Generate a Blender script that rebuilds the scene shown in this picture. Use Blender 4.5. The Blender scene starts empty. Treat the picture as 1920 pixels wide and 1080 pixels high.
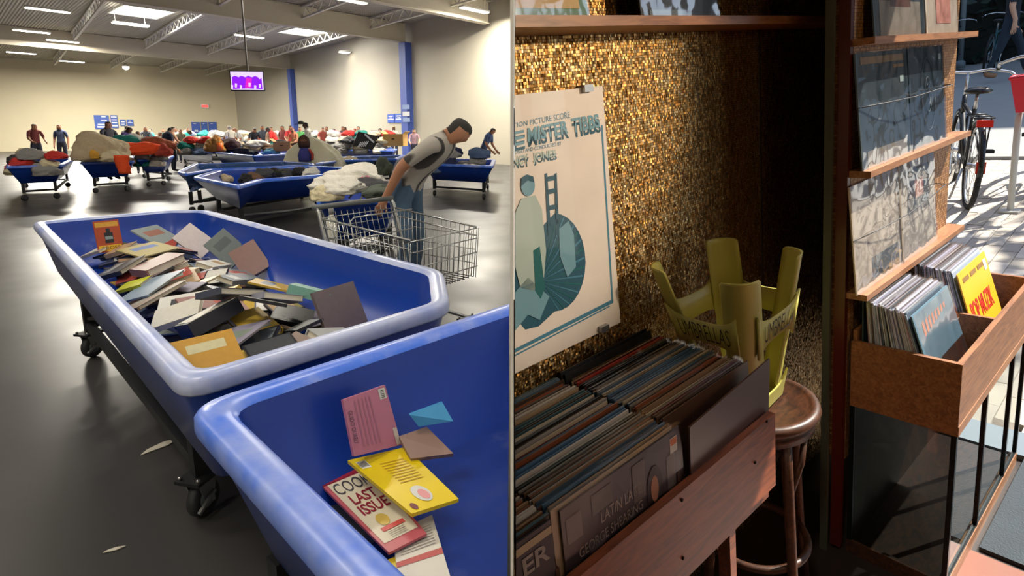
import bpy, bmesh, math, random
from mathutils import Vector, Matrix, noise
random.seed(7)
C = bpy.context.scene.collection
SC = bpy.context.scene
# ------------------------------------------------------------ camera
F, CX, CY = 1080.0, 960.0, 460.0          # focal length and principal point for a 1920x1080 frame
PITCH = math.atan(210 / 1080)
EYE = 1.5
cam_d = bpy.data.cameras.new('camera'); cam = bpy.data.objects.new('camera', cam_d); C.objects.link(cam)
cam_d.sensor_width = 36; cam_d.lens = 36 * F / 1920; cam_d.shift_y = -(540 - CY) / 1920
cam_d.clip_start = 0.02; cam_d.clip_end = 300
cam.location = (0, 0, EYE); cam.rotation_euler = (math.pi / 2 - PITCH, 0, 0)
SC.camera = cam
SC.view_settings.view_transform = 'Standard'; SC.view_settings.look = 'None'
SC.view_settings.exposure = 0.0; SC.view_settings.gamma = 1.0; SC.view_settings.use_curve_mapping = False
# ------------------------------------------------------------ pixel helpers
cp, sp = math.cos(PITCH), math.sin(PITCH)
def cam2w(v):                              # camera axes (right, down, forward) to world direction
    return Vector((v[0], -v[1] * sp + v[2] * cp, -v[1] * cp - v[2] * sp))
def rayc(x, y): return Vector(((x - CX) / F, (y - CY) / F, 1.0))
CAM = Vector((0, 0, EYE))
def az(x, y, z):
    d = cam2w(rayc(x, y)); return CAM + d * ((z - EYE) / d.z)
def ad(x, y, Y):
    d = cam2w(rayc(x, y)); return CAM + d * (Y / d.y)
def ahit(x, y, p, n):
    d = cam2w(rayc(x, y)); return CAM + d * ((Vector(p) - CAM).dot(n) / d.dot(n))
# frame of the record shop: x along its long wall, y into that wall, z up, floor at z = 0, eye at (0,0,1.55)
Lc = rayc(2350, -12).normalized(); Vc = rayc(1440, 5200).normalized()
_a = (Lc + Vc).normalized(); _b = (Lc - Vc).normalized()
Lc = (_a + _b).normalized(); Uc = -(_a - _b).normalized(); Sc = Lc.cross(Uc)
HB = 1.55
Lw, Dw, Uw = cam2w(Lc), cam2w(-Sc), cam2w(Uc)
SHOP = Matrix(((Lw.x, Dw.x, Uw.x, 0), (Lw.y, Dw.y, Uw.y, 0), (Lw.z, Dw.z, Uw.z, 0), (0, 0, 0, 1)))
SHOP.translation = CAM - Uw * HB
def brd(x, y):
    r = rayc(x, y); return Vector((r.dot(Lc), -r.dot(Sc), r.dot(Uc)))
B0 = Vector((0, 0, HB))
def by(x, y, Y): d = brd(x, y); return B0 + d * (Y / d.y)
def bz(x, y, Z): d = brd(x, y); return B0 + d * ((Z - HB) / d.z)
def bxx(x, y, X): d = brd(x, y); return B0 + d * (X / d.x)
# ------------------------------------------------------------ light: sky and sun
W = bpy.data.worlds.new('World'); SC.world = W; W.use_nodes = True
wn = W.node_tree; bg = wn.nodes['Background']
sky = wn.nodes.new('ShaderNodeTexSky'); sky.sky_type = 'NISHITA'; sky.sun_disc = False
sky.sun_elevation = math.radians(46); sky.sun_rotation = math.radians(60); sky.air_density = 1.2; sky.dust_density = 1.5
wn.links.new(sky.outputs[0], bg.inputs[0]); bg.inputs[1].default_value = 0.3
sun_d = bpy.data.lights.new('sun', 'SUN'); sun_d.energy = 12.0; sun_d.angle = math.radians(0.6); sun_d.color = (1, .95, .86)
sun = bpy.data.objects.new('sun', sun_d); C.objects.link(sun)
_to_sun = SHOP.to_3x3() @ Vector((0.62, -0.30, 0.72)).normalized()
sun.rotation_euler = _to_sun.to_track_quat('Z', 'Y').to_euler(); sun.location = (12, 4, 14)
# ------------------------------------------------------------ materials
def lin(c):
    r = []
    for v in c[:3]:
        v = v / 255.0; r.append(v / 12.92 if v <= .04045 else ((v + .055) / 1.055) ** 2.4)
    return (r[0], r[1], r[2], 1.0)
MATS = {}
def mat(name, rgb, rough=.6, metal=0.0, var=.12, scale=8.0, bump=0.0, bscale=40.0, stretch=None, spec=None, emit=None, estr=0, alpha=None, coat=0, trans=0):
    if name in MATS: return MATS[name]
    m = bpy.data.materials.new(name); m.use_nodes = True; MATS[name] = m
    nt = m.node_tree; N = nt.nodes; K = nt.links; b = N['Principled BSDF']
    b.inputs['Roughness'].default_value = rough; b.inputs['Metallic'].default_value = metal
    if spec is not None: b.inputs['Specular IOR Level'].default_value = spec
    if coat: b.inputs['Coat Weight'].default_value = coat; b.inputs['Coat Roughness'].default_value = .1
    if trans: b.inputs['Transmission Weight'].default_value = trans
    if alpha is not None: b.inputs['Alpha'].default_value = alpha
    tc = N.new('ShaderNodeTexCoord'); mp = N.new('ShaderNodeMapping'); K.new(tc.outputs['Object'], mp.inputs[0])
    if stretch: mp.inputs['Scale'].default_value = stretch
    no = N.new('ShaderNodeTexNoise'); no.inputs['Scale'].default_value = scale; no.inputs['Detail'].default_value = 4
    K.new(mp.outputs[0], no.inputs[0])
    c = lin(rgb); mx = N.new('ShaderNodeMix'); mx.data_type = 'RGBA'
    mx.inputs[6].default_value = tuple(v * (1 - var) for v in c[:3]) + (1,)
    mx.inputs[7].default_value = tuple(min(1, v * (1 + var)) for v in c[:3]) + (1,)
    K.new(no.outputs[0], mx.inputs[0]); K.new(mx.outputs[2], b.inputs['Base Color'])
    if bump:
        n2 = N.new('ShaderNodeTexNoise'); n2.inputs['Scale'].default_value = bscale; n2.inputs['Detail'].default_value = 3
        K.new(mp.outputs[0], n2.inputs[0]); bp = N.new('ShaderNodeBump'); bp.inputs['Strength'].default_value = bump
        bp.inputs['Distance'].default_value = .02; K.new(n2.outputs[0], bp.inputs['Height']); K.new(bp.outputs[0], b.inputs['Normal'])
    if emit:
        b.inputs['Emission Color'].default_value = lin(emit); b.inputs['Emission Strength'].default_value = estr
    return m
def hexn(rgb): return '%02x%02x%02x' % tuple(int(v) for v in rgb)
def paint(rgb, rough=.6, **k): return mat('paint_%s_%d' % (hexn(rgb), int(rough * 100)), rgb, rough, **k)
def cloth(rgb): return mat('cloth_' + hexn(rgb), rgb, .9, var=.18, scale=9, bump=.5, bscale=14)
def wood_mat(name, a, b_, scale=(1, 9, 9), rough=.45):
    if name in MATS: return MATS[name]
    m = mat(name, a, rough, var=.1); nt = m.node_tree; N = nt.nodes; K = nt.links; b = N['Principled BSDF']
    tc = N.new('ShaderNodeTexCoord'); mp = N.new('ShaderNodeMapping'); mp.inputs['Scale'].default_value = scale
    K.new(tc.outputs['Object'], mp.inputs[0])
    no = N.new('ShaderNodeTexNoise'); no.inputs['Scale'].default_value = 7; no.inputs['Detail'].default_value = 8; no.inputs['Distortion'].default_value = 1.2
    K.new(mp.outputs[0], no.inputs[0])
    cr = N.new('ShaderNodeValToRGB'); cr.color_ramp.elements[0].color = lin(b_); cr.color_ramp.elements[1].color = lin(a)
    cr.color_ramp.elements[0].position = .35; cr.color_ramp.elements[1].position = .65
    K.new(no.outputs[0], cr.inputs[0]); K.new(cr.outputs[0], b.inputs['Base Color'])
    return m
def clear_mat(name, tint=(255, 255, 255), gloss=.12, rough=.05):
    """thin clear film or pane: mostly transparent, with a mirror-like sheen"""
    if name in MATS: return MATS[name]
    m = bpy.data.materials.new(name); m.use_nodes = True; MATS[name] = m; nt = m.node_tree; N = nt.nodes; K = nt.links
    N.remove(N['Principled BSDF']); out = N['Material Output']
    t = N.new('ShaderNodeBsdfTransparent'); t.inputs[0].default_value = lin(tint)
    g = N.new('ShaderNodeBsdfGlossy'); g.inputs['Roughness'].default_value = rough
    fr = N.new('ShaderNodeMath'); fr.operation = 'POWER'; fr.inputs[1].default_value = 4.0; lw = N.new('ShaderNodeLayerWeight'); lw.inputs[0].default_value = .5; K.new(lw.outputs['Facing'], fr.inputs[0])
    ad_ = N.new('ShaderNodeMath'); ad_.operation = 'ADD'; ad_.inputs[1].default_value = gloss; ad_.use_clamp = True
    mx = N.new('ShaderNodeMixShader'); K.new(fr.outputs[0], ad_.inputs[0]); K.new(ad_.outputs[0], mx.inputs[0])
    K.new(t.outputs[0], mx.inputs[1]); K.new(g.outputs[0], mx.inputs[2]); K.new(mx.outputs[0], out.inputs[0])
    return m
def emis(name, rgb, strength):
    if name in MATS: return MATS[name]
    m = bpy.data.materials.new(name); m.use_nodes = True; MATS[name] = m; b = m.node_tree.nodes['Principled BSDF']
    b.inputs['Base Color'].default_value = lin(rgb); b.inputs['Emission Color'].default_value = lin(rgb); b.inputs['Emission Strength'].default_value = strength
    return m
# ------------------------------------------------------------ mesh builder
I4 = Matrix.Identity(4)
class MB:
    def __init__(s): s.v = []; s.f = []; s.m = []; s.sm = []; s.cur = 0; s.smooth = False
    def add(s, vs, fs):
        o = len(s.v); s.v += [Vector(v) for v in vs]
        for f in fs: s.f.append([i + o for i in f]); s.m.append(s.cur); s.sm.append(s.smooth)
        return s
    def box(s, c, d, R=None, taper=1.0):
        c = Vector(c); vs = []
        for z in (-1, 1):
            k = taper if z > 0 else 1
            for x, y in ((-1, -1), (1, -1), (1, 1), (-1, 1)):
                p = Vector((x * d[0] / 2 * k, y * d[1] / 2 * k, z * d[2] / 2))
                if R is not None: p = R @ p
                vs.append(c + p)
        return s.add(vs, [(3, 2, 1, 0), (4, 5, 6, 7), (0, 1, 5, 4), (1, 2, 6, 5), (2, 3, 7, 6), (3, 0, 4, 7)])
    def bb(s, a, b): return s.box([(a[i] + b[i]) / 2 for i in range(3)], [abs(b[i] - a[i]) for i in range(3)])
    def tube(s, pts, r, n=8, closed=False, cap=True):
        pts = [Vector(p) for p in pts]; m = len(pts); rs = r if isinstance(r, (list, tuple)) else [r] * m
        vs = []; up = None
        for i, p in enumerate(pts):
            if closed: t = pts[(i + 1) % m] - pts[i - 1]
            else: t = pts[min(i + 1, m - 1)] - pts[max(i - 1, 0)]
            t.normalize()
            if up is None:
                up = Vector((0, 0, 1)) if abs(t.z) < .9 else Vector((1, 0, 0))
            a = up - t * up.dot(t)
            if a.length < 1e-4: a = t.orthogonal()
            a.normalize(); up = a; b = t.cross(a)
            for k in range(n):
                q = 2 * math.pi * k / n; vs.append(p + (a * math.cos(q) + b * math.sin(q)) * rs[i])
        fs = []
        for i in range(m if closed else m - 1):
            j = (i + 1) % m
            for k in range(n): fs.append((i * n + k, i * n + (k + 1) % n, j * n + (k + 1) % n, j * n + k))
        if cap and not closed: fs += [tuple(range(n))[::-1], tuple(range((m - 1) * n, m * n))]
        sm = s.smooth; s.smooth = True; s.add(vs, fs); s.smooth = sm; return s
    def bar(s, a, b, w, h=None):
        a, b = Vector(a), Vector(b); t = (b - a); L = t.length; t.normalize()
        u = Vector((0, 0, 1)) if abs(t.z) < .95 else Vector((1, 0, 0)); x = u.cross(t).normalized(); y = t.cross(x)
        R = Matrix((x, y, t)).transposed(); return s.box((a + b) / 2, (w, h or w, L), R)
    def lathe(s, prof, n=20, M=I4, smooth=True):
        vs = []; fs = []; k = len(prof)
        for i in range(n):
            q = 2 * math.pi * i / n
            for r, z in prof: vs.append(M @ Vector((r * math.cos(q), r * math.sin(q), z)))
        for i in range(n):
            j = (i + 1) % n
            for a in range(k - 1): fs.append((i * k + a, j * k + a, j * k + a + 1, i * k + a + 1))
        fs.append(tuple(i * k for i in range(n))[::-1]); fs.append(tuple(i * k + k - 1 for i in range(n)))
        sm = s.smooth; s.smooth = smooth; s.add(vs, fs); s.smooth = sm; return s
    def prism(s, poly, n, h):
        """planar polygon (3D points, any plane) extruded by vector n*h"""
        P = [Vector(p) for p in poly]; o = Vector(n) * h; k = len(P)
        return s.add(P + [p + o for p in P], [tuple(range(k))[::-1], tuple(range(k, 2 * k))] + [(i, (i + 1) % k, k + (i + 1) % k, k + i) for i in range(k)])
    def rings(s, R, close=True, cap0=False, cap1=False):
        n = len(R[0]); vs = [p for r in R for p in r]; fs = []
        for i in range(len(R) - 1):
            for k in range(n if close else n - 1):
                fs.append((i * n + k, i * n + (k + 1) % n, (i + 1) * n + (k + 1) % n, (i + 1) * n + k))
        if cap0: fs.append(tuple(range(n))[::-1])
        if cap1: fs.append(tuple(range((len(R) - 1) * n, len(R) * n)))
        return s.add(vs, fs)
    def xf(s, M):
        s.v = [M @ v for v in s.v]; return s
    def mesh(s, name, mats):
        me = bpy.data.meshes.new(name); me.from_pydata([v[:] for v in s.v], [], s.f)
        for m in (mats if isinstance(mats, (list, tuple)) else [mats]): me.materials.append(m)
        me.polygons.foreach_set('material_index', s.m); me.polygons.foreach_set('use_smooth', s.sm); me.update()
        bm = bmesh.new(); bm.from_mesh(me); bmesh.ops.recalc_face_normals(bm, faces=bm.faces); bm.to_mesh(me); bm.free()
        return me
FRAME = I4
def tag(o, label=None, cat=None, group=None, kind=None):
    if label: o['label'] = label
    if cat: o['category'] = cat
    if group: o['group'] = group
    if kind: o['kind'] = kind
    return o
def link(name, data): o = bpy.data.objects.new(name, data); C.objects.link(o); return o
def clip_mesh(me, M):
    """cut away what would lie beyond the white partition (world x < 0.006)"""
    bm = bmesh.new(); bm.from_mesh(me); Mi = M.inverted()
    co = Mi @ Vector((.006, 0, 0)); no = (M.to_3x3().transposed() @ Vector((1, 0, 0))).normalized()
    r = bmesh.ops.bisect_plane(bm, geom=bm.verts[:] + bm.edges[:] + bm.faces[:], plane_co=co, plane_no=no, clear_inner=True)
    ed = [e for e in r['geom_cut'] if isinstance(e, bmesh.types.BMEdge)]
    if ed: bmesh.ops.holes_fill(bm, edges=ed)
    bm.to_mesh(me); n = len(bm.verts); bm.free(); return n
def empty(name, label, cat, loc=(0, 0, 0), rot=None, group=None):
    o = link(name, None); o.empty_display_size = .1
    M = FRAME @ Matrix.Translation(Vector(loc)); o.matrix_world = M @ (rot.to_4x4() if rot is not None else I4)
    return tag(o, label, cat, group)
def part(mb, name, mats, parent, clip=False):
    """child mesh whose vertices are in the parent's own axes"""
    me = mb.mesh(name, mats) if isinstance(mb, MB) else mb
    if clip and clip_mesh(me, parent_world(parent)) == 0: return None
    o = link(name, me); o.parent = parent; return o
def parent_world(p):
    M = p.matrix_basis.copy()
    while p.parent: p = p.parent; M = p.matrix_basis @ M
    return M
def solo(mb, name, mats, label, cat, loc=(0, 0, 0), rot=None, group=None, clip=False):
    me = mb.mesh(name, mats) if isinstance(mb, MB) else mb
    M = FRAME @ Matrix.Translation(Vector(loc)) @ (rot.to_4x4() if rot is not None else I4)
    if clip and clip_mesh(me, M) == 0: return None
    o = link(name, me); o.matrix_world = M; return tag(o, label, cat, group)
def struct(mb, name, mats, clip=False, parent=None):
    me = mb.mesh(name, mats) if isinstance(mb, MB) else mb
    if clip: clip_mesh(me, FRAME)
    o = link(name, me)
    if parent: o.parent = parent
    else: o.matrix_world = FRAME.copy(); o['kind'] = 'structure'
    return o
def copy_tree(o, parent=None):
    c = o.copy(); C.objects.link(c)
    if parent: c.parent = parent
    for ch in list(o.children): copy_tree(ch, c)
    return c
def rz(a): return Matrix.Rotation(a, 3, 'Z')
def rx(a): return Matrix.Rotation(a, 3, 'X')
def ry(a): return Matrix.Rotation(a, 3, 'Y')
def text_mesh(body, size=1.0, ex=0.0, bold=0.0, shear=0.0, align='LEFT', space=1.0):
    cu = bpy.data.curves.new('lettering', 'FONT'); cu.body = body; cu.size = size; cu.extrude = ex; cu.offset = bold
    cu.shear = shear; cu.align_x = align; cu.space_character = space; cu.resolution_u = 3
    o = bpy.data.objects.new('lettering', cu); C.objects.link(o)
    dg = bpy.context.evaluated_depsgraph_get(); dg.update()
    me = bpy.data.meshes.new_from_object(o.evaluated_get(dg)); bpy.data.objects.remove(o); bpy.data.curves.remove(cu)
    return me
def text_fit(body, m, fn, bold=0.0, shear=0.0):
    """lettering laid on a surface: fn(u, v) gives the 3D point for text box coordinates 0..1"""
    me = text_mesh(body, bold=bold, shear=shear)
    xs = [v.co.x for v in me.vertices]; ys = [v.co.y for v in me.vertices]
    x0, x1, y0, y1 = min(xs), max(xs), min(ys), max(ys)
    for v in me.vertices: v.co = fn((v.co.x - x0) / (x1 - x0), (v.co.y - y0) / (y1 - y0))
    me.materials.clear(); me.materials.append(m); return me
def bilin(q):
    a, b, c, d = [Vector(p) for p in q]          # bottom-left, bottom-right, top-right, top-left
    return lambda u, v: (a * (1 - u) + b * u) * (1 - v) + (d * (1 - u) + c * u) * v
def sub(fn, u0, v0, u1, v1): return lambda u, v: fn(u0 + (u1 - u0) * u, v0 + (v1 - v0) * v)
def patch(fn, u0, v0, u1, v1): return MB().add([fn(u0, v0), fn(u1, v0), fn(u1, v1), fn(u0, v1)], [(0, 1, 2, 3)])
# ============================================================ THE WAREHOUSE
CEIL = 7.6
E1 = cam2w(rayc(1950, 250)); E1.z = 0; E1.normalize()
E2 = cam2w(rayc(-120, 250)); E2.z = 0; E2.normalize()
EB = cam2w(rayc(2490, 250)); EB.z = 0; EB.normalize()        # run of the back wall
ER = cam2w(rayc(0, 250)); ER.z = 0; ER.normalize()           # run of the right wall
_d = cam2w(rayc(437, 133)); KC = CAM + _d * ((CEIL - EYE) / _d.z); KC.z = 0
NB = Vector((-EB.y, EB.x, 0)); NB = -NB if NB.dot(CAM - KC) < 0 else NB
NR = Vector((-ER.y, ER.x, 0)); NR = -NR if NR.dot(CAM - KC) < 0 else NR
def wall_b(x, y, off=0.0): return ahit(x, y, KC + NB * off, NB)
def wall_r(x, y, off=0.0): return ahit(x, y, KC + NR * off, NR)
def floor_mat():
    m = mat('polished_concrete', (60, 58, 58), .2, var=.25, scale=.8)
    nt = m.node_tree; N = nt.nodes; K = nt.links; b = N['Principled BSDF']
    tc = N.new('ShaderNodeTexCoord'); no = N.new('ShaderNodeTexNoise'); no.inputs['Scale'].default_value = 1.3; no.inputs['Detail'].default_value = 7
    K.new(tc.outputs['Object'], no.inputs[0]); mr = N.new('ShaderNodeMapRange'); mr.inputs[3].default_value = .22; mr.inputs[4].default_value = .5
    K.new(no.outputs[0], mr.inputs[0]); K.new(mr.outputs[0], b.inputs['Roughness']); return m
def wallpaint(name, rgb):
    m = mat(name, rgb, .75, var=.05, scale=.6); nt = m.node_tree; N = nt.nodes; K = nt.links
    tc = N.new('ShaderNodeTexCoord'); br = N.new('ShaderNodeTexBrick'); br.inputs['Scale'].default_value = 1
    br.inputs['Brick Width'].default_value = .8; br.inputs['Row Height'].default_value = .4; br.inputs['Mortar Size'].default_value = .012
    sx = N.new('ShaderNodeSeparateXYZ'); cb = N.new('ShaderNodeCombineXYZ'); K.new(tc.outputs['Object'], sx.inputs[0])
    K.new(sx.outputs[0], cb.inputs[0]); K.new(sx.outputs[2], cb.inputs[1]); K.new(cb.outputs[0], br.inputs[0])
    bp = N.new('ShaderNodeBump'); bp.inputs['Strength'].default_value = .25; bp.inputs['Distance'].default_value = .01; bp.invert = True
    K.new(br.outputs['Fac'], bp.inputs['Height']); K.new(bp.outputs[0], N['Principled BSDF'].inputs['Normal']); return m
def deck_mat():
    m = mat('corrugated_deck', (168, 163, 152), .55, var=.08, scale=.5); nt = m.node_tree; N = nt.nodes; K = nt.links
    tc = N.new('ShaderNodeTexCoord'); mp = N.new('ShaderNodeMapping'); mp.inputs['Rotation'].default_value = (0, 0, math.radians(-45)); K.new(tc.outputs['Object'], mp.inputs[0])
    wv = N.new('ShaderNodeTexWave'); wv.inputs['Scale'].default_value = 2.2; K.new(mp.outputs[0], wv.inputs[0])
    bp = N.new('ShaderNodeBump'); bp.inputs['Strength'].default_value = .8; bp.inputs['Distance'].default_value = .06
    K.new(wv.outputs[1], bp.inputs['Height']); K.new(bp.outputs[0], N['Principled BSDF'].inputs['Normal']); return m
XR = -.006
def vwall(name, a, b, m, z0=0.0, z1=CEIL, th=.2, out=None):
    a, b = Vector(a), Vector(b); n = Vector(out).normalized() * th
    q = [(a.x, a.y, z0), (b.x, b.y, z0), (b.x, b.y, z1), (a.x, a.y, z1)]
    return struct(MB().prism(q, n, 1), name, m)
_t = (XR - KC.x) / (-ER.x); WRE = KC - ER * _t                 # where the right wall meets the partition
WLE = KC - EB * 46                                             # far left end of the back wall
struct(MB().add([(-80, -5, 0), (XR, -5, 0), (XR, 76, 0), (-80, 76, 0)], [(0, 1, 2, 3)]), 'floor', floor_mat())
struct(MB().add([(-80, -5, CEIL), (XR, -5, CEIL), (XR, 76, CEIL), (-80, 76, CEIL)], [(0, 3, 2, 1)]), 'ceiling', deck_mat())
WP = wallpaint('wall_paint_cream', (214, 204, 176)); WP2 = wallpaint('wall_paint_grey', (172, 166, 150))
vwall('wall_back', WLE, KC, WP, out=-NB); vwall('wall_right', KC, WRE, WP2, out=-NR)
vwall('wall_left', WLE, (WLE.x, -5, 0), WP, out=(-1, 0, 0)); vwall('wall_rear', (WLE.x, -5, 0), (XR, -5, 0), WP, out=(0, -1, 0))
# thin white partition added between the two rooms, seen edge-on, parting their light
PW = mat('partition_white', (250, 250, 250), .5, var=.02)
def two_tone(x, y0, y1, name):
    m = MB(); m.bb((-x, y0, -.6), (x, y1, CEIL)); me = m.mesh(name, [PW, mat('partition_shop_side', (58, 44, 34), .7)])  # shop side coloured dark to cut bounce light and reflections in the case glass
    for f in me.polygons:
        if f.normal.x > .9: f.material_index = 1
    return struct(me, name, None)
two_tone(.0013, .42, WRE.y + 3, 'wall_partition'); two_tone(.05, -6, -.16, 'wall_partition_rear')  # rear piece is added out of view to stop lamp light leaking across
# ------------------------------------------------------------ roof steel
STEEL = mat('roof_steel_paint', (176, 168, 150), .6, var=.06); WSTEEL = mat('joist_white_paint', (205, 202, 192), .5, var=.05)
BLUEC = mat('column_blue', (62, 84, 160), .5, var=.06)
COLS = []
for xb, yb, yt, wpx in ((553, 238, 117, 10), (766, 245, 64, 18)):
    p = wall_r(xb, yb, .2); D = p.y; zt = wall_r(xb, yt, .2).z - .4; w = wpx / F * D; COLS.append((p, zt, w))
GZS = (COLS[0][1], COLS[1][1], COLS[1][1])
girder_labels = ['deep beige steel girder resting on the blue wall column nearer the corner', 'deep beige steel girder resting on the blue column with the hanging signs', 'deep beige steel girder over the front blue bins']
ang = math.atan2(E1.y, E1.x)
gm = None
for i, (off, lab) in enumerate(zip((None, None, 7.5), girder_labels)):
    base = (COLS[i][0] if i < 2 else COLS[1][0] - ER * 7.5).copy(); base.z = 0
    g = empty('roof_girder', lab, 'girder', (base.x, base.y, GZS[i]), rz(ang), 'roof girders'); GH = CEIL - GZS[i] - .06
    part(MB().bb((-46, -.12, 0), (-.1, .12, GH)), 'web', STEEL, g)
    part(MB().bb((-46, -.2, -.03), (-.1, .2, 0)), 'flange', STEEL, g); part(MB().bb((-46, -.2, GH), (-.1, .2, GH + .03)), 'flange', STEEL, g)
for i, (p, zt, w) in enumerate(COLS):
    c = empty('steel_column', ['blue steel column on the grey wall, bare, next to the corner', 'blue steel column on the grey wall carrying small blue signs'][i], 'column', (p.x, p.y, 0), rz(ang))
    part(MB().bb((-w / 2, -w / 2, .02), (w / 2, w / 2, GZS[i] - .03)), 'shaft', BLUEC, c); part(MB().bb((-w * .7, -w * .7, 0), (w * .7, w * .7, .02)), 'base_plate', BLUEC, c)
def joist_mesh(Lj):
    m1 = MB(); m1.bb((0, -.05, .5), (Lj, .05, .58)); tm = m1.mesh('top_chord', WSTEEL)
    m2 = MB(); m2.bb((0, -.06, -.0), (Lj, .06, .07)); bm_ = m2.mesh('bottom_chord', WSTEEL)
    m3 = MB(); x = 0.0
    while x < Lj - 1.0:
        m3.bar((x, 0, .5), (x + .5, 0, .05), .035); m3.bar((x + .5, 0, .05), (x + 1.0, 0, .5), .035); x += 1.0
    return tm, bm_, m3.mesh('web', WSTEEL)
_jm = joist_mesh(58)
e2a = math.atan2(-ER.y, -ER.x)
for k in range(9):
    o = KC - E1 * (2.6 + k * 3.9)
    o = o + ER * 0.2
    j = empty('roof_joist', 'white open web bar joist, number %s along the cream wall counting from the corner' % ('one two three four five six seven eight nine'.split()[k]), 'joist', (o.x, o.y, CEIL - .62), rz(e2a), 'bar joists under the roof deck')
    for me in _jm: part(me, me.name.split('.')[0], None, j)
# ------------------------------------------------------------ lamps
LAMP = emis('lamp_glow', (255, 246, 226), 9.0); SKYG = emis('skylight_glow', (255, 250, 240), 5.0); LBODY = mat('lamp_body', (210, 208, 200), .4)
def high_bay(p, label, ln=1.6, energy=900, a=ang, zc=CEIL - .05):
    t = empty('high_bay_lamp', label, 'lamp', p, rz(a), 'high bay lamps')
    part(MB().bb((-ln / 2, -.16, .03), (ln / 2, .16, .09)), 'housing', LBODY, t)
    part(MB().bb((-ln / 2 + .03, -.13, -.01), (ln / 2 - .03, .13, .03)), 'diffuser', LAMP, t)
    for s in (-1, 1): part(MB().bar((s * ln * .4, 0, .09), (s * ln * .4, 0, zc - p[2]), .015), 'hanger', LBODY, t)
    ld = bpy.data.lights.new('lamp_light', 'AREA'); ld.shape = 'RECTANGLE'; ld.size = ln; ld.size_y = .26; ld.energy = energy; ld.color = (1, .93, .8)
    lo = bpy.data.objects.new('lamp_light', ld); C.objects.link(lo); lo.parent = t; lo.location = (0, 0, -.03)
    return t
_hb = [((245, 47), 'bright linear high bay lamp under the large skylight'), ((468, 69), 'linear high bay lamp above the hanging television'),
       ((352, 110), 'linear high bay lamp over the cream back wall'), ((181, 98), 'linear high bay lamp beside the small round lamp'), ((655, 2), 'linear high bay lamp over the deep beige girder'),
       ((90, 20), 'linear high bay lamp beyond the large skylight'), ((890, 20), 'linear high bay lamp above the grey wall')]
for (x, y), lab in _hb: high_bay(az(x, y, CEIL - .85), lab)
for i, (X, Y) in enumerate([az(x_, y_, CEIL - .75).xy for x_, y_ in ((40, 100), (118, 78), (135, 116), (60, 60))]):
    high_bay((X, Y, CEIL - .75), 'linear high bay lamp in the far bay by the cream wall', energy=1500)  # extra lamps added to brighten the back wall
for i, (X, Y) in enumerate(((-2.2, 1.2), (-6.5, 4.0), (-2.0, 7.0), (-7.5, -1.5), (-2.5, -3.0), (-12, 9))):
    high_bay((X, Y, CEIL - .85), 'linear high bay lamp hanging over the front blue bins', energy=130)  # lamps added out of view to light the near area
for (x0, y0, x1, y1, lab) in ((218, 12, 312, 33, 'large bright rectangular skylight in the roof deck'), (535, 51, 606, 66, 'smaller bright rectangular skylight near the grey wall')):
    c = az((x0 + x1) / 2, (y0 + y1) / 2, CEIL - .06); wdt = 1.4
    s = empty('skylight', lab, 'skylight', c, rz(ang)); L2_ = (x1 - x0) / F * c.y * .42
    part(MB().bb((-L2_, -wdt, 0), (L2_, wdt, .03)), 'pane', SKYG, s)
    for sx in (-1, 1):
        part(MB().bb((sx * L2_ - .04, -wdt, -.04), (sx * L2_ + .04, wdt, .04)), 'frame', WSTEEL, s); part(MB().bb((-L2_, sx * wdt - .04, -.04), (L2_, sx * wdt + .04, .04)), 'frame', WSTEEL, s)
    ld = bpy.data.lights.new('daylight', 'AREA'); ld.shape = 'RECTANGLE'; ld.size = 2 * L2_; ld.size_y = 2 * wdt; ld.energy = 900; ld.color = (1, .97, .9)
    lo = bpy.data.objects.new('daylight', ld); C.objects.link(lo); lo.parent = s; lo.location = (0, 0, -.06)
# lamp on the grey wall and its pool of light; round lamp by the back wall
p = wall_r(646, 98, .5); t = empty('wall_lamp', 'oval flood lamp fixed high on the grey wall', 'lamp', p, rz(math.atan2(NR.y, NR.x)))
part(MB().lathe([(.01, .12), (.3, .1), (.42, 0), (.4, -.02)], 20), 'shade', LBODY, t); part(MB().lathe([(.36, -.03), (.36, -.02)], 20), 'lens', LAMP, t)
part(MB().bar((-.5, 0, .08), (-.1, 0, .08), .06), 'bracket', LBODY, t)
ld = bpy.data.lights.new('flood', 'SPOT'); ld.energy = 1000; ld.spot_size = math.radians(120); ld.spot_blend = .8; ld.color = (1, .93, .74); ld.shadow_soft_size = .2
lo = bpy.data.objects.new('flood', ld); C.objects.link(lo); lo.parent = t; lo.location = (0, 0, -.06); lo.rotation_euler = (0, math.radians(-35), 0)
p = wall_b(236, 127, 1.5); t = empty('round_lamp', 'small round white dome lamp hanging by the cream back wall', 'lamp', p)
part(MB().lathe([(.02, .5), (.05, .45), (.12, .3), (.28, .12), (.26, .1)], 18), 'shade', LBODY, t); part(MB().lathe([(.26, .1), (.24, -.06), (.1, -.16), (.01, -.18)], 18), 'globe', LAMP, t)
part(MB().bar((0, 0, .48), (0, 0, CEIL - p.z), .03), 'stem', LBODY, t)
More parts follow.
